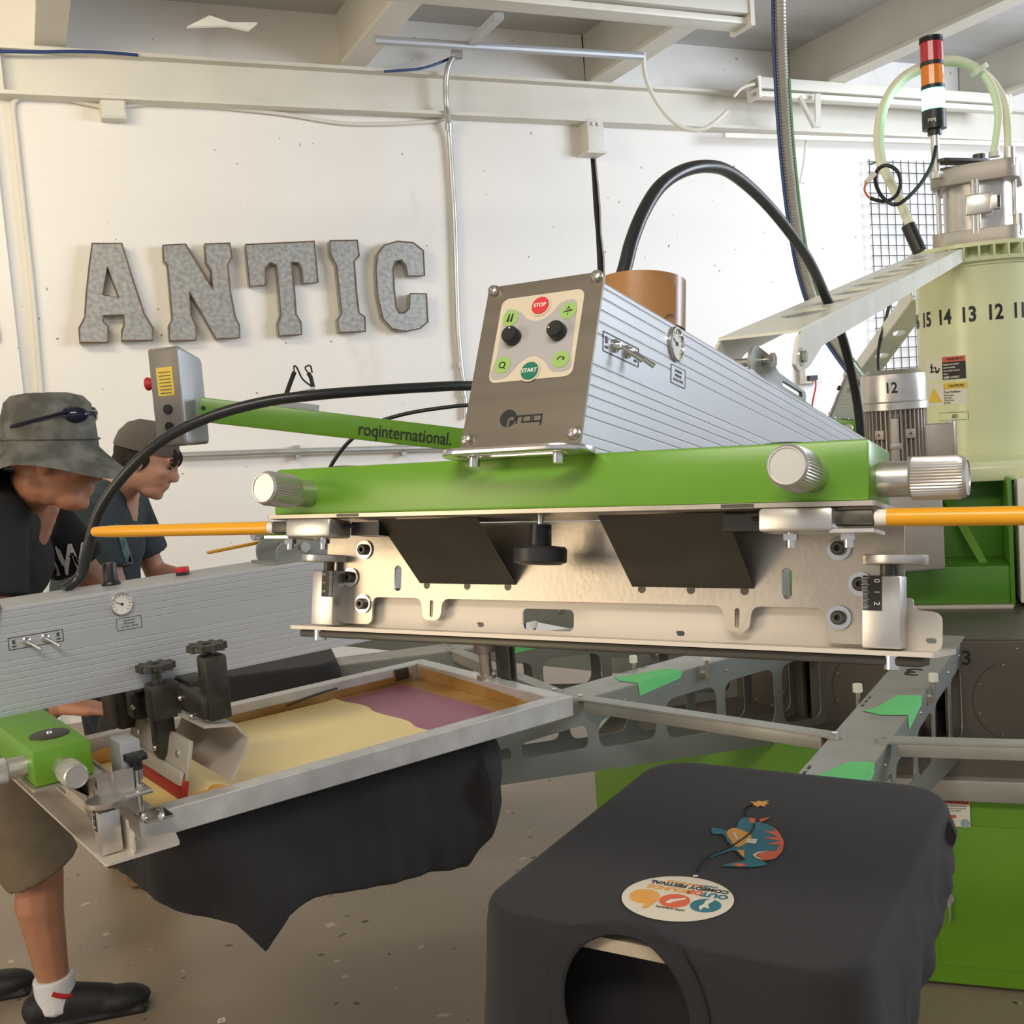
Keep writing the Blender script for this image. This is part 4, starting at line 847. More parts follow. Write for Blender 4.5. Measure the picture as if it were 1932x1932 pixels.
for k in range(16):
    if arm0 is None:
        b = MB(); b.plate([(-.052, -2.52), (.052, -2.52), (.052, -.86), (-.052, -.86)], [rrect(.007, .022, .001, -.044, -s) for s in (1.935, 1.965, 1.995, 2.025)]+[rrect(.007, .022, .001, -.044, -s) for s in (1.475, 1.505, 1.535)], .004, T(0, 0, -.002)); A = b.build('arm', M['arm_top'], ca)
        for s in (-1, 1):
            b = MB(); b.plate(side_outline(), windows(), .003, sided(s*.0505, 0, 0)); sp = b.build('side_plate', M['arm'], A)
            for q in range(9): b = MB(); b.ball((s*.0525, -(.95+.17*q), -.03), .0028, None, 8, 5); b.build('rivet', M['alu'], A)
        for s in (-1, 1):
            sy = -1.37 if s > 0 else -1.49
            b = MB(); b.cyl((s*.064, sy, -.03), (s*.064, sy, .018), .0045, n=12); b.box((s*.057, sy, -.025), (.012, .016, .014)); pg = b.build('peg', M['steel'], A)
            b = MB(); b.cyl((s*.064, sy, .014), (s*.064, sy, .030), .010, .0095, 18); b.build('peg_cap', M['white_plastic'], A)
        # link bar to the next arm
        AM = RZ(0); p0 = Vector((.045, -1.755, 0)); p1 = RZ(22.5) @ Vector((-.045, -1.755, 0))
        b = MB(); b.bar(p0+(p1-p0).normalized()*.02+Vector((0, 0, -.012)), p1-(p1-p0).normalized()*.02+Vector((0, 0, -.012)), .030, .026, bev=.002)
        b.bar(p0-(p1-p0).normalized()*.012+Vector((0, 0, .002)), p1+(p1-p0).normalized()*.012+Vector((0, 0, .002)), .034, .004)
        for p in (p0, p1): b.cyl(p+Vector((0, 0, -.002)), p+Vector((0, 0, .004)), .017, n=24)
        lb = b.build('link_bar', M['arm_top'], A)
        for p in (p0, p1): b = MB(); b.cyl(p+Vector((0, 0, .004)), p+Vector((0, 0, .008)), .006, n=6); b.build('bolt', M['chrome'], A)
        # hub panel right of the arm
        HMx = RZ(11.25); b = MB(); b.span((-.168, -.905, -.27), (.168, -.895, -.004), HMx); hp = b.build('hub_panel', M['hub'], A)
        b = MB()
        for j in range(8): b.ball((.095*math.cos(R(45*j+20)), -.906, -.15+.095*math.sin(R(45*j+20))), .0025, HMx, 8, 5)
        for j in range(3): b.ball((-.14+.14*j, -.906, -.02), .003, HMx, 8, 5)
        b.build('rivet', M['alu'], A)
        b = MB(); b.tube([(.105*math.cos(R(10*j)), -.9055, -.15+.105*math.sin(R(10*j))) for j in range(36)], .0008, 5, M=HMx, closed=True); b.build('round_cover', M['dark_steel'], A)
        arm0 = A; index_kids(); A0K = A
    else:
        A = copy_tree(arm0, ca)
    A.matrix_local = armlocal(k)
    n = (3-k-1) % 16+1
    if k in (0, 1, 2, 15):
        b = MB(); b.text(str(n), .088, T(0, -1.245, .0006) @ RZ(180), .0006, bold=.01); o = b.build('arm_number', M['ink_black'], A)
        b = MB(); b.text(str(n), .05, fr((-.115, -.9062, -.045), (1, 0, 0), (0, 0, 1), (0, -1, 0)), .0006, bold=.015); o2 = b.build('panel_number', M['ink_black'], A); o2.matrix_local = RZ(11.25)
    if k in (0, 1, 2):
        for s0, s1, x0 in ((1.44, 1.60, -.005), (1.88, 2.00, .0))[:1 if k == 2 else 2]:
            b = MB(); bm = bmesh.new()
            top = [(x0-.03, -s1+.02), (x0-.01, -s1+.045), (x0+.012, -s0-.01), (.0525, -s0), (.0525, -s1+.012), (x0+.01, -s1)]
            bm.faces.new([bm.verts.new((x, y, .0012)) for x, y in top]); bm.faces.new([bm.verts.new(p) for p in ((.0527, -s0, .0012), (.0532, -s0-.01, -.016), (.0532, -s1+.016, -.030), (.0527, -s1+.012, .0012))])
            b.merge(bm); b.build('green_tape', M['green_tape'], A)
# ------------------------------------------------------------------ print boards (pallets) and the shirts on them
PAL = []
def board(k, label):
    th = ST0+22.5*k; t = thing('print_board', label, 'print board', (1.50, 3.44, .87), (0, 0, R(-th)), 'print boards on the carousel arms')
    b = MB(); b.plate(rrect(.41, .56, .06, 0, -2.385, 8), (), .016, T(0, 0, .024)); b.build('board', M['board'], t)
    b = MB(); b.plate(rrect(.39, .50, .05, 0, -2.355, 8), (), .010, T(0, 0, .011)); b.build('underlay', M['wood_edge'], t)
    b = MB(); b.span((-.08, -2.45, 0), (.08, -2.22, .006)); b.build('clamp_base', M['arm'], t)
    return t
board(0, 'print board under the front black shirt, its bare end showing in the neck hole')
board(1, 'print board under the black shirt below the screen frame')
board(2, 'print board under the far black shirt beside the two workers')
for k, lb in ((3, 'bare print board farther round behind the workers'), (15, 'print board just out of sight at the right of the front shirt')):
    if k == 3: board(k, lb)
def shirt(k, label, drop, seed, flare=.12, hole=None, hw=.218, y0=-2.655, y1=-2.09, dx=0, ztop=.042, fold=.012, rows=26, lump=0):
    th = ST0+22.5*k; rnd = random.Random(seed)
    per = rrect(2*hw, y1-y0, .065, 0, (y0+y1)/2, 10); cy0 = (y0+y1)/2
    # resample by arc length
    P = [Vector((x, y, 0)) for x, y in per]; P.append(P[0]); ds = [0]
    for a, c in zip(P, P[1:]): ds.append(ds[-1]+(c-a).length)
    Nn = 360; Q = []
    for j in range(Nn):
        s = ds[-1]*j/Nn; i = max(q for q in range(len(ds)-1) if ds[q] <= s+1e-9); u = (s-ds[i])/max(ds[i+1]-ds[i], 1e-9); Q.append(P[i].lerp(P[i+1], u))
    nor = []
    for j in range(Nn):
        d = (Q[(j+2) % Nn]-Q[j-2]).normalized(); nor.append(Vector((d.y, -d.x, 0)))
    bm = bmesh.new(); loops = []
    for q in (.02, .12, .22, .32, .42, .50, .58, .65, .71, .77, .82, .86, .90, .93, .955, .975):
        loops.append([bm.verts.new(((Q[j].x)*q, cy0+(Q[j].y-cy0)*q, ztop+.0006*noise.noise(Vector((Q[j].x*q*8, Q[j].y*q*8, seed))))) for j in range(Nn)])
    for e in range(1, 6):
        a = R(90*e/5); loops.append([bm.verts.new(Q[j]+nor[j]*(.010*math.sin(a)-.004)+Vector((0, 0, ztop-.012*(1-math.cos(a))))) for j in range(Nn)])
    for r_ in range(1, rows+1):
        h = r_/rows; lp = []
        for j in range(Nn):
            dp = drop(Q[j], nor[j])*h; s = ds[-1]*j/Nn
            wv = noise.noise(Vector((s*9, h*1.3, seed)))*fold*2.2*min(h*2.2, 1)+noise.noise(Vector((s*26, h*2.0, seed+5)))*fold*.8*h
            fl = flare*dp*(.35+.9*noise.noise(Vector((s*3.2, 1.5, seed+9)))**2)
            lp.append(bm.verts.new(Q[j]+nor[j]*(.008+fl+wv)+Vector((0, 0, ztop-.012-dp))))
        loops.append(lp)
    keep = lambda v: True
    if hole:
        hx, hb, rx, rb = hole
        def inside(v):
            b_ = (v.co.y-y0) if v.co.z > ztop-.006 else -(ztop-v.co.z)
            if v.co.y > cy0: return False
            if v.co.z < ztop-.006 and v.co.y > y0+.09: return False
            return ((v.co.x-hx)/rx)**2+((b_-hb)/rb)**2 < 1
        keep = lambda v: not inside(v)
    kp = {v: keep(v) for lp in loops for v in lp}
    for a, c in zip(loops, loops[1:]):
        for j in range(Nn):
            f = (a[j], a[(j+1) % Nn], c[(j+1) % Nn], c[j])
            if all(kp[v] for v in f): bm.faces.new(f)
    bm.faces.new(list(reversed(loops[0])))
    for v in [v for v in bm.verts if not v.link_faces]: bm.verts.remove(v)
    bmesh.ops.recalc_face_normals(bm, faces=bm.faces)
    rim = [e for e in bm.edges if e.is_boundary and all(v.co.y < cy0 and abs(v.co.x) < .16 and v.co.z > -.32 for v in e.verts)] if hole else []
    b = MB(); b.merge(bm); o = b.build('tshirt', M['cloth']); o.location = Vector((1.50, 3.44, .87))+station(th)[1]*dx; o.rotation_euler = (0, 0, R(-th))
    md = o.modifiers.new('thick', 'SOLIDIFY'); md.thickness = .0016; md.offset = 1
    tag(o, label, 'shirt', 'black shirts loaded on the print boards'); return o
def drop_front(q, n):
    d = .42+.05*math.sin(q.x*14)
    if n.y > .5: d = .06
    elif n.x > .5: d = .07+.09*max(0, min(1, (-q.y-2.2)/.3))+.27*max(0, min(1, (-q.y-2.50)/.10))
    elif n.x < -.5: d = .16+.30*max(0, min(1, (-q.y-2.2)/.25))
    return d
SH1 = shirt(0, 'front black shirt printed with a colourful creature and round white badge', drop_front, 3, flare=.12, hole=(-.023, -.085, .080, .092), fold=.008, hw=.226, y0=-2.675, dx=-.022)
# rib collar that lines the neck hole
b = MB(); bm = bmesh.new(); vs = []
for j in range(41):
    a = R(-38+256*j/40); row = []
    for rr in (.93, 1.0, 1.10, 1.20):
        x = -.023+.083*rr*math.cos(a); bb = -.085+.095*rr*math.sin(a)
        tt = (bb-.006)/.020
        if tt > 0: p = (x, -2.675+bb, .0448)
        elif tt > -1: p = (x, -2.669-.016*math.sin(-tt*1.57), .0448-.012*(1-math.cos(-tt*1.57)))
        else: p = (x, -2.685-.06*(-bb-.014), .0328+bb+.014)
        row.append(bm.verts.new(p))
    vs.append(row)
for a, c in zip(vs, vs[1:]):
    for i in range(3): bm.faces.new((a[i], c[i], c[i+1], a[i+1]))
bmesh.ops.recalc_face_normals(bm, faces=bm.faces); b.merge(bm); o = b.build('collar', M['cloth_rib'], SH1); m_ = o.modifiers.new('s', 'SOLIDIFY'); m_.thickness = .003; m_.offset = 0
b = MB(); b.plate(rrect(.40, .50, .05, 0, -2.355, 6), (), .003, T(0, 0, -.02)); b.span((-.16, -2.60, -.33), (.12, -2.585, -.02)); b.build('shirt_back', M['cloth'], SH1)
# print on the front shirt
def prn(pts, m, name='print', lift=0, smooth=3, parent=None):
    P = [(p.x, p.y) for p in spline([(x, y, 0) for x, y in pts], smooth, True)] if smooth else pts
    b = MB(); b.plate(P, (), .0004, T(0, 0, .0446+lift)); return b.build(name, M[m], parent or SH1)
SM = SH1.matrix_basis.inverted() if False else (T(*(Vector((1.50, 3.44, .87))+station(ST0)[1]*-.022)) @ RZ(-ST0)).inverted()
def sp(x, y):                           # picture point on the shirt's top plane
    q = SM @ pz(x, y, .87+.0446); return (q.x, q.y)
def Zs(x, y): return sp(1150+x/5.222, 1480+y/5.222)
bc = [Zs(673+554*math.cos(a*math.pi/24), 1128+222*math.sin(a*math.pi/24)+12*math.cos(a*math.pi/24)) for a in range(48)]
bad = prn(bc, 'cream', 'badge', 0, 0)
for c, r_, m in (((345, 1105), (150, 70), 'amber'), ((642, 1150), (155, 66), 'orange'), ((948, 1198), (155, 66), 'teal')):
    pts = [Zs(c[0]+r_[0]*math.cos(a*math.pi/12), c[1]+r_[1]*math.sin(a*math.pi/12)) for a in range(24)]; prn(pts, m, 'badge_disc', .0005, 0, bad)
prn([Zs(*p) for p in ((395, 1120), (480, 1140), (370, 1222), (322, 1218))], 'amber', 'badge_tail', .0010, 0, bad)
prn([Zs(*p) for p in ((550, 1165), (600, 1140), (755, 1125), (750, 1138), (620, 1165), (590, 1180))], 'cream', 'badge_brush', .0010, 0, bad)
prn([Zs(*p) for p in ((950, 1150), (1010, 1138), (1035, 1150), (970, 1190), (985, 1230), (930, 1215), (890, 1250), (880, 1210), (925, 1190))], 'cream', 'badge_spark', .0010, 0, bad)
cxy = [Zs(642, 1150)]
u_ = Vector(Zs(480, 970))-Vector(Zs(1085, 1060)); ang_ = math.atan2(u_.y, u_.x)
def btxt(txt, x, y, size, m, sx=1, bold=.02):
    q = Zs(x, y); b = MB(); b.text(txt, size, T(q[0], q[1], .0446+.0006) @ Matrix.Rotation(ang_, 4, 'Z') , .0004, bold=bold, sx=sx); return b.build('badge_text', M[m], bad)
btxt('OUT', 1035, 1100, .0150, 'teal', 1.05, .04); btxt('OF', 850, 1068, .0140, 'orange', 1.05, .04); btxt('BOUNDS', 590, 1030, .0135, 'amber', 1.0, .03)
btxt('COMEDY FESTIVAL', 785, 1012, .0115, 'ink_black', 1.02, .03); btxt('LAUGH', 985, 1012, .006, 'teal'); btxt('OUT', 870, 998, .006, 'orange'); btxt('OF BOUNDS', 700, 972, .006, 'amber'); btxt('16TH ANNUAL', 600, 1225, .0055, 'ink_grey')
prn([Zs(*p) for p in ((825, 895), (872, 893), (875, 908), (822, 912))], 'cream', 'badge_cap', .0002, 0)
def pline(pts, wd, m, name, lift=.0006):
    P = spline([Vector((*Zs(*p), 0)) for p in pts], 6); b = MB(); b.stroke([(p.x, p.y) for p in P], wd, .0004, T(0, 0, .0446+lift)); return b.build(name, M[m], SH1)
cre = prn([Zs(*p) for p in ((1250, 420), (1290, 345), (1370, 330), (1440, 370), (1560, 395), (1660, 470), (1715, 560), (1700, 650), (1620, 740), (1500, 750), (1560, 790), (1400, 815), (1240, 810), (1110, 800), (1240, 770), (1340, 745), (1290, 700), (1230, 650), (1080, 690), (990, 725), (990, 700), (1090, 650), (1210, 620), (1160, 560), (1120, 490), (1020, 490), (1010, 430), (1110, 440), (1180, 460))], 'teal', 'creature', .0002, 2)
prn([Zs(*p) for p in ((1590, 410), (1665, 470), (1720, 570), (1705, 660), (1640, 730), (1560, 750), (1500, 752), (1440, 700), (1520, 665), (1640, 660), (1680, 600), (1560, 590), (1690, 560), (1520, 530), (1670, 520), (1520, 460), (1640, 470))], 'orange', 'creature_shell', .0006, 0, cre)
prn([Zs(*p) for p in ((1150, 480), (1225, 432), (1365, 480), (1400, 540), (1300, 610), (1235, 612), (1200, 560))], 'amber', 'creature_belly', .0006, 2, cre)
prn([Zs(*p) for p in ((1375, 335), (1435, 340), (1430, 385), (1380, 375))], 'orange', 'creature_foot', .0006, 0, cre)
prn([Zs(*p) for p in ((1205, 790), (1290, 780), (1350, 795), (1290, 815))], 'orange', 'creature_ear', .0006, 0, cre)
prn([Zs(*p) for p in ((1355, 540), (1460, 545), (1440, 590), (1340, 580))], 'cream', 'creature_tag', .0010, 0, cre)
prn([Zs(*p) for p in ((1412, 700), (1450, 675), (1560, 662), (1450, 690), (1440, 715), (1500, 745), (1440, 730))], 'cream', 'creature_jaw', .0010, 0, cre)
prn([Zs(*p) for p in ((1215, 480), (1235, 478), (1268, 545), (1250, 550))], 'cream', 'creature_mark', .0010, 0, cre)
prn([Zs(*p) for p in ((1260, 650), (1330, 655), (1325, 720), (1290, 690))], 'amber', 'creature_cuff', .0006, 0, cre)
pline([(1345, 320), (1335, 270), (1360, 230), (1410, 205)], .0022, 'ink_black', 'fuse'); pline([(850, 880), (900, 790), (990, 710), (1150, 640), (1290, 560), (1400, 470), (1430, 390)], .0026, 'ink_black', 'fuse', .0012)
prn([Zs(*p) for p in ((1385, 172), (1455, 178), (1455, 162), (1500, 172), (1570, 160), (1540, 182), (1575, 192), (1530, 198), (1540, 222), (1490, 210), (1440, 228), (1455, 212), (1405, 206), (1425, 192))], 'amber', 'spark', .0004, 0)
prn([Zs(*p) for p in ((1480, 345), (1585, 325), (1550, 345), (1480, 375))], 'orange', 'print_flick', .0004, 0)

def drop_left(q, n):
    s = -q.y; d = .03
    tab = [(2.0, .06), (2.10, .07), (2.16, .17), (2.22, .205), (2.30, .19), (2.40, .18), (2.52, .165), (2.57, .175), (2.615, .222), (2.655, .165), (2.74, .12), (2.82, .06)]
    for (a, u), (c, v) in zip(tab, tab[1:]):
        if a <= s <= c: d = u+(v-u)*(s-a)/(c-a)
    if n.y > .5: return .08
    w_ = max(0, min(1, (.6-n.x)/.9))
    return d*(1-w_)+(.10 if n.y < -.3 else .20)*w_
shirt(1, 'black shirt hanging in folds below the screen frame with a drooping sleeve tip', drop_left, 11, flare=.35, fold=.010, rows=30, y0=-2.735)
shirt(2, 'black shirt on the far board between the left head and the two workers', lambda q, n: .10 if n.y > .5 else .24+.06*math.sin(q.y*13), 21, flare=.15, fold=.014, rows=14)
# ------------------------------------------------------------------ screen frame held by the left head
sf = thing('screen_frame', 'aluminium screen frame under the left print head full of pale yellow ink', 'screen frame')
sf.matrix_world = head_matrix((-.859, 1.690, 1.047), 53.2, 0)
fx, f0, f1, zt, zb = .272, .142, .982, -.092, -.131; tkn = .034
for nm, pts in (('frame_rail', [(-fx, f0), (fx, f0), (fx-tkn, f0+tkn), (-fx+tkn, f0+tkn)]), ('frame_rail', [(fx, f0), (fx, f1), (fx-tkn, f1-tkn), (fx-tkn, f0+tkn)]), ('frame_rail', [(fx, f1), (-fx, f1), (-fx+tkn, f1-tkn), (fx-tkn, f1-tkn)]), ('frame_rail', [(-fx, f1), (-fx, f0), (-fx+tkn, f0+tkn), (-fx+tkn, f1-tkn)])):
    b = MB(); b.prism(pts, zb, zt)
    bm = b.b; bmesh.ops.bevel(bm, geom=list(bm.edges), offset=.0015, segments=2, affect='EDGES'); b.build(nm, M['frame_alu'], sf)
ix = fx-tkn; iy0, iy1 = f0+tkn, f1-tkn
b = MB(); b.plate([(-ix, iy0), (ix, iy0), (ix, iy1), (-ix, iy1)], (), .001, T(0, 0, zb+.004)); ms = b.build('mesh', M['stain'], sf)
b = MB(); b.plate(rrect(2*ix-.052, iy1-iy0-.085, .006, 0, (iy0+iy1)/2-.015), (), .0008, T(0, 0, zb+.0052)); b.build('emulsion', M['emulsion'], ms)
# ink slab with a raised wavy edge
b = MB(); bm = bmesh.new(); rows = []
for j in range(41):
    x = -ix+.022+(2*ix-.044)*j/40; e = .735+.012*noise.noise(Vector((x*14, 0, 2)))+.006*math.sin(x*40); row = []
    for i in range(60):
        y = iy0+.012+(e-iy0-.012)*i/59; d = e-y
        z = zb+.008+.004*max(0, 1-d/.03)*min(1, d/.006+.1)+.0012*noise.noise(Vector((x*10, y*2, 3)))
        if d < .003: z = zb+.006
        row.append(bm.verts.new((x, y, z)))
    rows.append(row)
for a, c in zip(rows, rows[1:]):
    for i in range(59): bm.faces.new((a[i], c[i], c[i+1], a[i+1]))
bmesh.ops.recalc_face_normals(bm, faces=bm.faces); b.merge(bm); ik = b.build('ink', M['ink'], sf); 
for P_ in ((((.20, .30, zb+.016), (.045, .018, .010)), ((.215, .335, zb+.018), (.022, .03, .012)), ((.20, .27, zb+.014), (.028, .03, .012))), (((-.19, .24, zb+.014), (.03, .05, .012)),)):
    b = MB()
    for p, s in P_: b.ball(p, s)
    b.build('ink_heap', M['amber'], ik)
b = MB()
b.box((-ix+.0012, .60, zt-.026), (.0016, .66, .016)); b.build('side_tape', M['stain'], sf)
b = MB(); b.plate([(-ix+.01, -.034), (ix-.01, -.034), (ix-.03, -.022), (.05, -.013), (-.12, -.008), (-ix+.01, -.006)], (), .0016, fronted(0, iy1-.0012, zt)); b.build('side_tape', M['stain'], sf)
b = MB(); b.box((-ix+.0022, .905, zt-.016), (.0012, .035, .026)); b.build('dark_smear', M['dark_steel'], sf)
b = MB(); b.tube([(-ix+.003, .62, zb+.014), (-ix+.003, .68, zb+.022), (-ix+.003, .74, zb+.026)], .002, 6, smooth=4); b.build('dark_smear', M['dark_steel'], sf)
# ------------------------------------------------------------------ emergency-stop arm beside the loading station
rb = -(station(75.7)[0]); tb_ = station(75.7)[1]
BX = lambda x, y: (lambda d: Vector((0, 0, EYE)) + d*((CTR+Vector((0, 0, 0))-Vector((0, 0, EYE))).dot(tb_)/d.dot(tb_)))(ray(x, y))
bm_ = thing('control_boom', 'green boom lettered in black, reaching left from behind the front print head', 'boom')
A0, A1, B0, B1 = BX(384, 750), BX(384, 796), BX(905, 809), BX(905, 858)
uu = ((B0+B1)/2-(A0+A1)/2).normalized(); vv = (A0-A1).normalized(); vv = (vv-uu*vv.dot(uu)).normalized(); nn = uu.cross(vv)
Lb = ((B0+B1)/2-(A0+A1)/2).length; hb_ = (A0-A1).length; BF = fr((A0+A1)/2, uu, vv, nn)
b = MB(); b.span((-.012, -hb_/2, -.05), (Lb+.35, hb_/2, 0), BF, .003); b.build('arm', M['green'], bm_)
b = MB(); b.text('roqinternational.', .050, BF @ T(.535, -.004, .0012), .0008, bold=.006, sx=.77); b.build('lettering', M['ink_black'], bm_)
b = MB(); b.ball((.030, -.005, .002), (.013, .013, .009), BF); b.build('knob', M['chrome'], bm_)
b = MB(); b.plate(circ(.006, -.001, .004, 16), (), .001, BF @ T(0, 0, .001)); b.build('hole', M['black'], bm_)
b = MB(); b.bar(BX(515, 748)+Vector((.0, .12, 0)), BX(579, 734)+Vector((0, .12, 0)), .05, .012); b.span((.17, -.02, -.12), (.30, .05, -.05), BF); sb_ = b.build('sensor_bracket', M['box_light'], bm_)
o_ = Vector((0, .12, 0)); b = MB()
b.tube([BX(523, 742)+o_, BX(530, 722)+o_, BX(539, 698)+o_], .0065, 8); b.tube([BX(576, 728)+o_, BX(571, 708)+o_, BX(566, 700)+o_], .006, 8)
b.tube([BX(539, 698)+o_, BX(538, 687)+o_, BX(544, 690)+o_, BX(555, 712)+o_, BX(572, 726)+o_], .0025, 6, smooth=5); b.tube([BX(568, 702)+o_, BX(560, 690)+o_, BX(570, 686)+o_, BX(574, 700)+o_], .0025, 6, smooth=5)
b.build('sensor_cable', M['black'], sb_)
# box
pb = thing('control_box', 'grey control box with red stop button and yellow label at the boom end', 'control box', tuple(BX(325, 745)))
Wd = Vector((0, 0, 1)); ax = Matrix.Rotation(R(0), 4, 'Z')
pb.location = BX(341, 748); pb.rotation_euler = (0, 0, R(70.5))
b = MB(); b.plate(fillet([(0, -.128), (.108, -.128), (.108, .100), (.012, .132), (0, .128)], .012), (), .088, fronted(0, .045, 0), .004)
b.build('case', M['box_grey'], pb)
b = MB(); b.plate(fillet([(.004, -.122), (.104, -.122), (.104, .097), (.014, .126), (.004, .122)], .012), (), .003, fronted(0, 0, 0), .001); b.build('side_cover', M['box_light'], pb)
b = MB(); b.box((-.0006, .042, .042), (.002, .050, .074)); yl = b.build('yellow_label', M['sticker_yel'], pb)
b = MB()
for k in range(7): b.box((-.0018, .042, .066-.009*k), (.0006, .036, .0022))
b.build('label_print', M['ink_grey'], yl)
for z in (-.030, -.076): b = MB(); b.cyl((-.006, .042, z), (.002, .042, z), .0125, n=20); b.build('black_button', M['black'], pb)
b = MB(); b.cyl((.03, .088, .042), (.03, .105, .042), .010); b.cyl((.03, .103, .042), (.03, .120, .042), .012, .018); b.build('stop_button', M['red'], pb)
# ------------------------------------------------------------------ black hoses
def hose(label, pts, r, m='rubber', name='air_hose'):
    o = MB().tube([p if isinstance(p, Vector) else px(*p) for p in pts], r, 14, smooth=8).build(name, M[m]); tag(o, label, 'hose'); return o
hm = H1.matrix_world; base = hm @ Vector((-.022, .235, .262))
hose('black hose arching from the tape roll on the front head up over to the tower', [base, px(1179, 505, 1.27), (1192, 455, 1.29), (1214, 400, 1.32), (1245, 352, 1.36), (1285, 324, 1.40), (1330, 314, 1.45), (1375, 324, 1.52), (1430, 368, 1.62), (1480, 425, 1.72), (1525, 490, 1.82), (1560, 565, 1.92), (1590, 640, 2.0), (1612, 730, 2.05), (1622, 800, 2.08), (1626, 880, 2.1)], .0085)
h2m = H2.matrix_world; b2 = h2m @ Vector((.0, .16, .23))
hose('long black hose arcing from the left print head to the front head', [h2m @ Vector((-.03, .150, .222)), (152, 1085, 1.82), (166, 1035, 1.80), (190, 960, 1.78), (240, 890, 1.76), (310, 828, 1.75), (400, 785, 1.75), (500, 758, 1.76), (600, 745, 1.78), (700, 737, 1.82), (800, 731, 1.88), (895, 728, 1.95), (1000, 735, 2.05), (1100, 760, 2.15), (1300, 850, 2.4)], .0088)
hose('thin black cable from behind the front panel passing down behind the green boom', [(990, 770, 3.6), (900, 764, 3.6), (830, 770, 3.6), (760, 782, 3.6), (700, 802, 3.6), (660, 832, 3.6), (635, 862, 3.6), (620, 890, 3.6), (612, 930, 3.6), (606, 1000, 3.6), Vector((-.35, 3.56, .98)), Vector((.30, 3.52, .90)), Vector((.76, 3.50, .872))], .0065, name='cable')
hose('thin black cable hanging beside the tower behind the lift arm', [(1690, 540, 3.9), (1677, 580, 3.9), (1667, 620, 3.9), (1660, 645, 3.9), (1657, 690, 3.8), (1668, 760, 3.6), (1690, 835, 3.45), tw.location+HM @ Vector((-.30, -.10, 1.30)), tw.location+HM @ Vector((-.29, -.12, 1.25))], .006, name='cable')
hose('thin black cable crossing the shoulder of the worker in the bucket hat', [(-60, 930, 2.3), (0, 908, 2.33), (25, 895, 2.36), (45, 882, 2.40), (70, 850, 2.5)], .004, name='cable') if False else None
# ------------------------------------------------------------------ people
def blob(prims, voxel, smooth=4, name='b'):
    bm = bmesh.new()
    def ball(c, r):
        m2 = bmesh.new(); bmesh.ops.create_icosphere(m2, subdivisions=2, radius=1)
        r = r if isinstance(r, (tuple, list)) else (r, r, r)
        return m2, r
    out = MB()
    for p in prims:
        if p[0] == 'c':
            _, a, c, r0, r1 = p; a, c = Vector(a), Vector(c); n = max(3, int((c-a).length/(min(r0, r1)*.3)))
            for k in range(n+1):
                u = k/n; q = a.lerp(c, u); rr = r0+(r1-r0)*u; m2 = bmesh.new(); bmesh.ops.create_icosphere(m2, subdivisions=2, radius=rr); out.merge(m2, T(*q))
        elif p[0] == 'e':
            m2 = bmesh.new(); bmesh.ops.create_icosphere(m2, subdivisions=3, radius=1); out.merge(m2, (p[3] if len(p) > 3 else Matrix()) @ T(*p[1]) @ SC(*p[2]))
        elif p[0] == 'k': out.cyl(p[1], p[2], p[3], p[4], 28)
        elif p[0] == 'b': out.box(p[1], p[2], p[3] if len(p) > 3 else None, .01)
    me = bpy.data.meshes.new('t'); out.b.to_mesh(me); out.b.free(); o = bpy.data.objects.new('t', me); COL.objects.link(o)
    r_ = o.modifiers.new('r', 'REMESH'); r_.mode = 'VOXEL'; r_.voxel_size = voxel
    if smooth: s_ = o.modifiers.new('s', 'SMOOTH'); s_.iterations = smooth; s_.factor = .5
    bpy.context.view_layer.update(); m3 = bpy.data.meshes.new_from_object(o.evaluated_get(bpy.context.evaluated_depsgraph_get()))
    bpy.data.objects.remove(o); bpy.data.meshes.remove(me); return m3
def mesh_obj(me, name, m, parent, M0=None):
    if M0: me.transform(M0)
    me.polygons.foreach_set('use_smooth', [True]*len(me.polygons)); me.name = name; o = bpy.data.objects.new(name, me); COL.objects.link(o); me.materials.clear(); me.materials.append(m); o.parent = parent; return o
def head_prims(H):
    "head facing +x, chin at about z=-.115; H places it"
    P = lambda *a: tuple(H @ Vector(a))
    E = lambda c, r: ('e', c, r, H)
    return [E((-.012, 0, .030), (.098, .076, .090)), E((.020, 0, -.020), (.078, .066, .085)), E((.045, 0, -.085), (.042, .044, .034)), E((.068, 0, -.098), (.022, .026, .020)),
            E((.080, 0, .030), (.022, .052, .018)), E((.098, 0, -.022), (.022, .013, .022)), E((.106, 0, -.030), (.015, .014, .011)), ('c', P(.088, 0, .02), P(.108, 0, -.024), .010, .011),
            E((.082, 0, -.058), (.018, .026, .008)), E((.080, 0, -.071), (.017, .023, .008)), E((.060, .038, -.018), (.026, .024, .022)), E((.060, -.038, -.018), (.026, .024, .022)),
            E((-.008, .078, -.008), (.020, .010, .032)), E((-.008, -.078, -.008), (.020, .010, .032)), E((0, 0, -.06), (.055, .050, .05))]
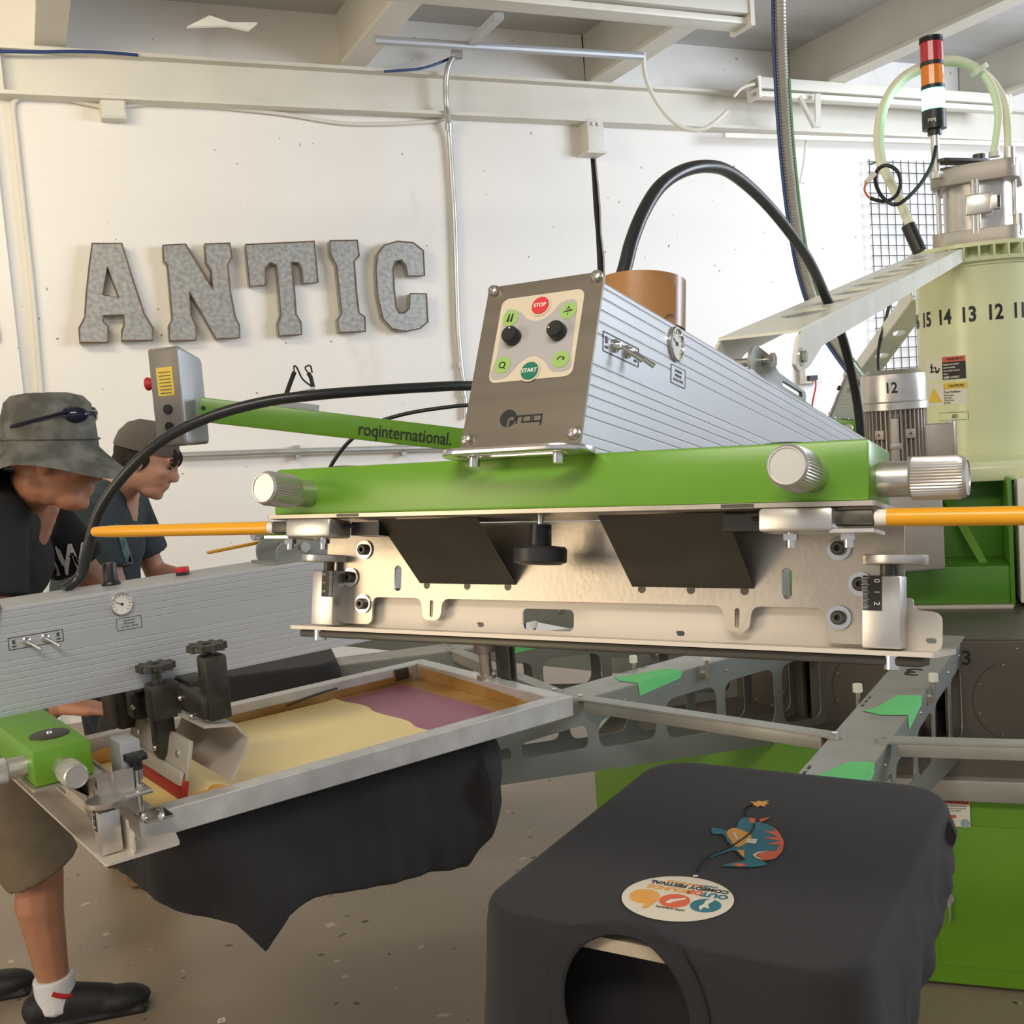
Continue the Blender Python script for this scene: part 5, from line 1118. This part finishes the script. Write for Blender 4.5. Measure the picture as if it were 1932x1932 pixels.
def hand_prims(p, d, up, side, curl=.5):
    "right-type hand from wrist p along d; palm normal -up; thumb on side"
    p, d, up, side = Vector(p), Vector(d).normalized(), Vector(up).normalized(), Vector(side).normalized(); out = []
    for k in range(4): out.append(('c', p, p+d*.085+side*(.032-.021*k), .016, .0125))
    for k in range(4):
        L = (.036, .042, .040, .030)[k]; q = p+d*.088+side*(.032-.021*k); dd = d
        for j in range(3):
            a = curl*(j+.4); dd = (d*math.cos(a)-up*math.sin(a)); q2 = q+dd*L*(1-.18*j); out.append(('c', q, q2, .0092-.0008*j, .0086-.0008*j)); q = q2
    q = p+d*.03+side*.026; q2 = q+(d*.6+side*.75-up*.2).normalized()*.045; out.append(('c', q, q2, .013, .0105)); out.append(('c', q2, q2+(d*.9+side*.25-up*.3).normalized()*.034, .0105, .0085)); return out
def eyes(H, parent):
    for s in (-1, 1):
        b = MB(); b.ball((.083, s*.031, .006), .0125, H); e = b.build('eye', M['ink_white'], parent); b = MB(); b.ball((.0945, s*.031, .005), (.0035, .006, .006), H); b.build('iris', M['hair'], e)

# worker in the bucket hat (faces the press: about +x)
FD = Vector((.97, .24, 0)).normalized(); FS = Vector((FD.y, -FD.x, 0))          # forward, and his right (towards the camera)
w1 = thing('person', 'person in grey bucket hat, black printed T-shirt and khaki shorts leaning over the press', 'person', (-1.33, 2.78, 0))
def V(f, s, z, O=(-1.33, 2.78, 0)): return Vector(O)+FD*f+FS*s+Vector((0, 0, z))
hc = px(100, 868, 2.62)
HH = fr(hc, FD*.985+Vector((0, 0, -.17)), Vector((-FS.x, -FS.y, 0)), FD*.17+Vector((0, 0, .985)))
neck0 = V(.075, 0, 1.385); hip = V(-.16, 0, .93)
shR, shL = V(.04, .19, 1.34), V(.06, -.19, 1.34)
elR = V(.02, .25, 1.06); wrR = px(95, 1335, 2.36)
elL, wrL = V(.22, -.28, 1.08), V(.44, -.20, .98)
pr = head_prims(HH)+[('c', tuple(HH @ Vector((-.025, 0, -.05))), tuple(neck0), .058, .064), ('c', neck0, hip, .10, .13), ('c', shR, shL, .07, .07), ('c', shR, elR, .052, .042), ('c', elR, wrR, .044, .030), ('c', shL, elL, .052, .042), ('c', elL, wrL, .043, .030)]
pr += hand_prims(wrR, Vector((.95, .15, -.12)), (0, 0, 1), -FS, .35)+hand_prims(wrL, FD-Vector((0, 0, .3)), (0, 0, 1), FS, .35)
knR, anR = px(94, 1600, 2.75), px(108, 1895, 2.76)
knR = Vector((-1.285, 2.74, .47)); anR = Vector((-1.292, 2.75, .075))
knL, anL = V(-.16, -.16, .49), V(-.30, -.18, .075)
for kn, an, s in ((knR, anR, .1), (knL, anL, -.1)):
    hp = hip+FS*s; pr += [('c', hp, kn, .095, .062), ('c', kn, kn.lerp(an, .35)-FD*.018, .056, .062), ('c', kn.lerp(an, .35)-FD*.018, an, .060, .036), ('c', an, an+FD*.13-Vector((0, 0, .035)), .038, .03), ('c', an-Vector((0, 0, .02)), an-FD*.04-Vector((0, 0, .035)), .036, .034)]
mesh_obj(blob(pr, .006, 4), 'body', M['skin'], w1, Matrix.Translation(-w1.location)); 
loc1 = Matrix.Translation(-w1.location)
def built(mb, name, m, parent, sharp=50):
    o = mb.build(name, m, parent, sharp); o.data.transform(Matrix.Translation(-parent.location)); return o
b = MB()
for s in (-1, 1): b.ball((.0850, s*.031, .004), (.006, .009, .0035), HH)
built(b, 'eyes', M['hair'], w1)
# bucket hat with a sagging brim
HT = HH @ T(-.012, 0, .042) @ RY(-6); b = MB(); bm = bmesh.new(); prof = [(0, .118), (.045, .117), (.075, .110), (.092, .093), (.099, .06), (.104, .02), (.107, -.012), (.118, -.024), (.142, -.048), (.166, -.072), (.168, -.076), (.140, -.055), (.112, -.026), (.103, -.012)]
rings = []
for r_, z in prof:
    if r_ == 0: rings.append([bm.verts.new((0, 0, z))]); continue
    row = []
    for k in range(64):
        a = 2*math.pi*k/64; fl = max(0, (r_-.107)/.06); dz = -.016*fl*math.cos(2*a)+.010*fl*math.sin(3*a+1)+.004*noise.noise(Vector((a*2, z*20, 1))); rr = r_*(1+.05*fl*math.cos(a))+.004*noise.noise(Vector((math.cos(a)*3, math.sin(a)*3, z*22)))
        row.append(bm.verts.new((rr*math.cos(a)*1.06, rr*math.sin(a)*.90, z+dz)))
    rings.append(row)
for a, c in zip(rings, rings[1:]):
    for k in range(64):
        q = [a[k % len(a)], c[k], c[(k+1) % 64], a[(k+1) % len(a)]]; q = [v for i, v in enumerate(q) if v not in q[:i]]; bm.faces.new(q)
bmesh.ops.recalc_face_normals(bm, faces=bm.faces); b.merge(bm, HT); hat = built(b, 'bucket_hat', M['hat'], w1)
b = MB(); b.tube([(.108*1.06*math.cos(2*math.pi*k/40), .108*.9*math.sin(2*math.pi*k/40), .008) for k in range(40)], .003, 6, M=HT, closed=True); o = built(b, 'hat_band', M['hat'], w1)
b = MB(); b.ball((.070, -.064, .064), (.034, .020, .020), HT @ RZ(-2)); b.ball((.100, .022, .066), (.010, .032, .019), HT); b.tube([(.092, -.048, .068), (.108, -.02, .070), (.108, .0, .069)], .006, 6, M=HT, smooth=3); b.tube([(.070, -.078, .074), (.02, -.097, .060), (-.05, -.085, .042), (-.07, -.07, .036)], .004, 6, M=HT, smooth=4); built(b, 'sunglasses', M['glass_dark'], w1)
ch = V(-.02, 0, 1.22)
sp_ = [('c', V(.035, .15, 1.325), V(.045, -.15, 1.325), .092, .092), ('e', tuple(V(-.02, 0, 1.23)), (.150, .205, .15), Matrix()), ('c', V(-.02, .06, 1.24), V(-.10, .06, 1.0), .135, .150), ('c', V(-.02, -.06, 1.24), V(-.10, -.06, 1.0), .135, .150), ('k', V(-.10, 0, 1.05), V(-.16, 0, .84), .185, .195), ('k', shR+Vector((0, 0, .02)), shR.lerp(elR, .62), .078, .082), ('k', shL+Vector((0, 0, .02)), shL.lerp(elL, .62), .078, .082), ('c', V(.06, 0, 1.36), V(.055, 0, 1.415), .088, .082), ('c', shR+Vector((0, 0, .025)), V(.05, .05, 1.40), .085, .082), ('c', shL+Vector((0, 0, .025)), V(.05, -.05, 1.40), .085, .082)]
sh1 = mesh_obj(blob(sp_, .008, 5), 'tshirt', M['shirt1'], w1, loc1)
# lettering on the shirt, laid onto the cloth
bv = BVHTree.FromPolygons([v.co for v in sh1.data.vertices], [tuple(p.vertices) for p in sh1.data.polygons])
def lay(mb, F, parent, off=.0025, tree=None, name='shirt_print', m=None):
    bmesh.ops.triangulate(mb.b, faces=mb.b.faces); bmesh.ops.subdivide_edges(mb.b, edges=[e for e in mb.b.edges if e.calc_length() > .012], cuts=2)
    n = (F.to_3x3() @ Vector((0, 0, 1))).normalized()
    for v in mb.b.verts:
        q = F @ v.co; h_ = tree.ray_cast(q+n*.3, -n)
        if h_[0] is None or (h_[0]-q).length > .05: h_ = tree.find_nearest(q)
        v.co = h_[0]+n*off
    return mb.build(name, m, parent)
pn = (Vector((.30, -.95, .05))).normalized(); h_ = bv.ray_cast(Vector((0, 0, EYE))-w1.location, ray(118, 1060).normalized()); pc = (h_[0] if h_[0] else px(128, 1062, 2.5)-w1.location); pxx = Vector((0, 0, 1)).cross(pn).normalized()
b = MB(); b.text('AW', .115, None, .0005, bold=.03, sx=.62); lay(b, fr(pc, pxx, pn.cross(pxx), pn), w1, .004, bv, 'shirt_print', M['ink_white'])
so = [('k', hip+Vector((0, 0, .03)), hip-Vector((0, 0, .14)), .17, .185)]
for kn, s in ((knR, .1), (knL, -.1)): so.append(('k', hip+FS*s-Vector((0, 0, .02)), kn-Vector((0, 0, .045)), .125, .098))
mesh_obj(blob(so, .008, 4), 'shorts', M['khaki'], w1, loc1)
for an in (anR, anL):
    mesh_obj(blob([('k', an+Vector((0, 0, .055))-FD*.004, an-Vector((0, 0, .03)), .051, .052), ('c', an-Vector((0, 0, .03)), an+FD*.06-Vector((0, 0, .03)), .046, .042)], .005, 3), 'sock', M['sock'], w1, loc1)
    b = MB(); fp = an+FS*.02+FD*.038; b.box((fp.x, fp.y, an.z+.012), (.016, .05, .065), None, .004); built(b, 'red_tab', M['red'], w1) if False else b.b.free()
    b = MB(); b.tube([an+Vector((0, 0, .03))+FD*(.052*math.cos(R(a)))+FS*(.052*math.sin(R(a)))+Vector((0, 0, -.03*math.cos(R(a)))) for a in range(-30, 95, 12)], .0065, 6, smooth=2); built(b, 'red_stripe', M['red'], w1)
    so = [('c', an-FD*.045-Vector((0, 0, .028)), an+FD*.06-Vector((0, 0, .030)), .046, .048), ('e', (0, 0, 0), (.085, .048, .034), fr(an+FD*.15-Vector((0, 0, .040)), FD, -FS, (0, 0, 1))), ('c', an+FD*.03-Vector((0, 0, .022)), an+FD*.12-Vector((0, 0, .038)), .050, .044)]
    so += [('b', (0, 0, 0), (.30, .088, .018), fr(an+FD*.075-Vector((0, 0, .066)), FD, -FS, (0, 0, 1)))]
    mesh_obj(blob(so, .005, 3), 'shoe', M['shoe'], w1, loc1)

# worker in the cap, farther back
FD = Vector((.985, .10, 0)).normalized(); FS = Vector((FD.y, -FD.x, 0)); O2 = (-1.36, 3.72, 0)
w2 = thing('person', 'person in grey cap with dark hair and slate T-shirt standing behind the control box', 'person', O2)
V2 = lambda f, s, z: V(f, s, z, O2)
hc = px(278, 868, 3.66); HH2 = fr(hc, FD*.90+Vector((0, 0, -.43)), Vector((-FS.x, -FS.y, 0)), FD*.43+Vector((0, 0, .90)))
neck0 = V2(-.01, 0, 1.33); hip = V2(-.12, 0, .90); shR, shL = V2(-.02, .19, 1.27), V2(0, -.19, 1.27); elR, wrR = V2(.04, .24, 1.03), V2(.27, .15, .97); elL, wrL = V2(.06, -.25, 1.03), V2(.29, -.15, .97)
pr = head_prims(HH2)+[('c', tuple(HH2 @ Vector((-.02, 0, -.05))), tuple(neck0), .056, .062), ('c', neck0, hip, .10, .13), ('c', shR, shL, .07, .07), ('c', shR, elR, .050, .040), ('c', elR, wrR, .042, .029), ('c', shL, elL, .05, .04), ('c', elL, wrL, .042, .029)]
pr += hand_prims(wrR, FD-Vector((0, 0, .15)), (0, 0, 1), -FS, .4)+hand_prims(wrL, FD-Vector((0, 0, .15)), (0, 0, 1), FS, .4)
feet = []
for s, f in ((.10, .02), (-.10, -.10)):
    hp = hip+FS*s; kn = V2(f-.02, s, .48); an = V2(f, s, .08); feet.append((hp, kn, an)); pr += [('c', hp, kn, .09, .06), ('c', kn, an, .056, .038), ('c', an, an+FD*.14-Vector((0, 0, .04)), .038, .03)]
loc2 = Matrix.Translation(-w2.location); mesh_obj(blob(pr, .006, 4), 'body', M['skin2'], w2, loc2)
b = MB()
for s in (-1, 1): b.ball((.0850, s*.031, .003), (.006, .009, .0035), HH2)
built(b, 'eyes', M['hair'], w2)
b = MB()
for s in (-1, 1): b.tube([(.086, s*.015, .034), (.090, s*.032, .037), (.080, s*.050, .030)], .0045, 6, M=HH2, smooth=4)
built(b, 'eyebrows', M['hair'], w2)
hr = [('e', (-.030, 0, .01), (.088, .082, .060), HH2), ('e', (-.055, 0, -.032), (.056, .074, .052), HH2), ('e', (-.015, .072, .0), (.035, .016, .040), HH2), ('e', (-.015, -.072, .0), (.035, .016, .040), HH2)]
mesh_obj(blob(hr, .006, 2), 'hair', M['hair'], w2, loc2)
b = MB(); CT = HH2 @ T(-.016, 0, .040) @ RY(-8); b.lathe([(0, .092), (.040, .088), (.072, .070), (.094, .035), (.101, 0), (.101, -.012), (.097, -.012), (.096, 0)], CT @ SC(1.07, .88, 1), 40); cp = built(b, 'cap', M['cap'], w2)
b = MB()
for s in (-1, 0, 1): b.tube([(.088, s*.028, .012), (.104, s*.030, -.006), (.106, s*.034, -.026), (.098, s*.038, -.040)], .011, 8, M=CT, smooth=4)
built(b, 'hair_fringe', M['hair'], w2)
sp_ = [('c', V2(-.02, .15, 1.26), V2(-.01, -.15, 1.26), .088, .088), ('e', tuple(V2(-.06, 0, 1.17)), (.145, .20, .15), Matrix()), ('c', V2(-.06, .06, 1.18), V2(-.10, .06, .95), .13, .14), ('c', V2(-.06, -.06, 1.18), V2(-.10, -.06, .95), .13, .14), ('k', V2(-.10, 0, 1.0), V2(-.12, 0, .82), .178, .185), ('k', shR+Vector((0, 0, .02)), shR.lerp(elR, .7), .075, .078), ('k', shL+Vector((0, 0, .02)), shL.lerp(elL, .7), .075, .078), ('c', V2(-.01, 0, 1.30), V2(-.01, 0, 1.35), .08, .074), ('c', shR+Vector((0, 0, .02)), V2(-.01, .05, 1.325), .08, .076), ('c', shL+Vector((0, 0, .02)), V2(-.01, -.05, 1.325), .08, .076)]
sh2 = mesh_obj(blob(sp_, .008, 5), 'tshirt', M['shirt2'], w2, loc2)
bv = BVHTree.FromPolygons([v.co for v in sh2.data.vertices], [tuple(p.vertices) for p in sh2.data.polygons])
M['faded'] = mat('faded_teal_print', (.10, .17, .19), .8, col2=(.04, .07, .08), scale=40)
b = MB(); b.plate(rrect(.10, .22, .03, 0, 0), (), .0005); pn = Vector((.75, -.65, 0)).normalized(); pxx = Vector((0, 0, 1)).cross(pn).normalized(); pc = px(262, 1040, 3.5)-w2.location; lay(b, fr(pc, pxx, pn.cross(pxx), pn), w2, .004, bv, 'shirt_print', M['faded'])
M['jeans'] = mat('dark_jeans', (.02, .024, .035), .85, var=.15)
jn = [('k', hip+Vector((0, 0, .03)), hip-Vector((0, 0, .12)), .165, .165)]
for hp, kn, an in feet: jn += [('k', hp, kn, .115, .085), ('k', kn+Vector((0, 0, .02)), an+Vector((0, 0, .0)), .085, .075)]
mesh_obj(blob(jn, .008, 3), 'trousers', M['jeans'], w2, loc2)
for hp, kn, an in feet:
    mesh_obj(blob([('c', an-FD*.04-Vector((0, 0, .03)), an+FD*.07-Vector((0, 0, .03)), .05, .05), ('e', (0, 0, 0), (.09, .05, .04), fr(an+FD*.15-Vector((0, 0, .04)), FD, -FS, (0, 0, 1))), ('b', (0, 0, 0), (.28, .088, .016), fr(an+FD*.075-Vector((0, 0, .068)), FD, -FS, (0, 0, 1)))], .006, 3), 'boot', M['boot'], w2, loc2)
# ------------------------------------------------------------------ scraps on the floor
q = pz(417, 1926, 0); b = MB(); b.plate([(-.010, -.012), (.012, -.010), (.010, .012), (-.006, .010)], (), .0012, T(q.x, q.y, .0012) @ RZ(20)); o = b.build('paper_scrap', M['ink_white']); tag(o, 'tiny white paper scrap on the concrete floor at the bottom edge', 'scrap')
b = MB(); b.stroke([(-.003, -.004), (.003, -.002), (.001, .005)], .0016, .0003, T(q.x, q.y, .002)); b.build('scrap_print', M['ink_black'], o)
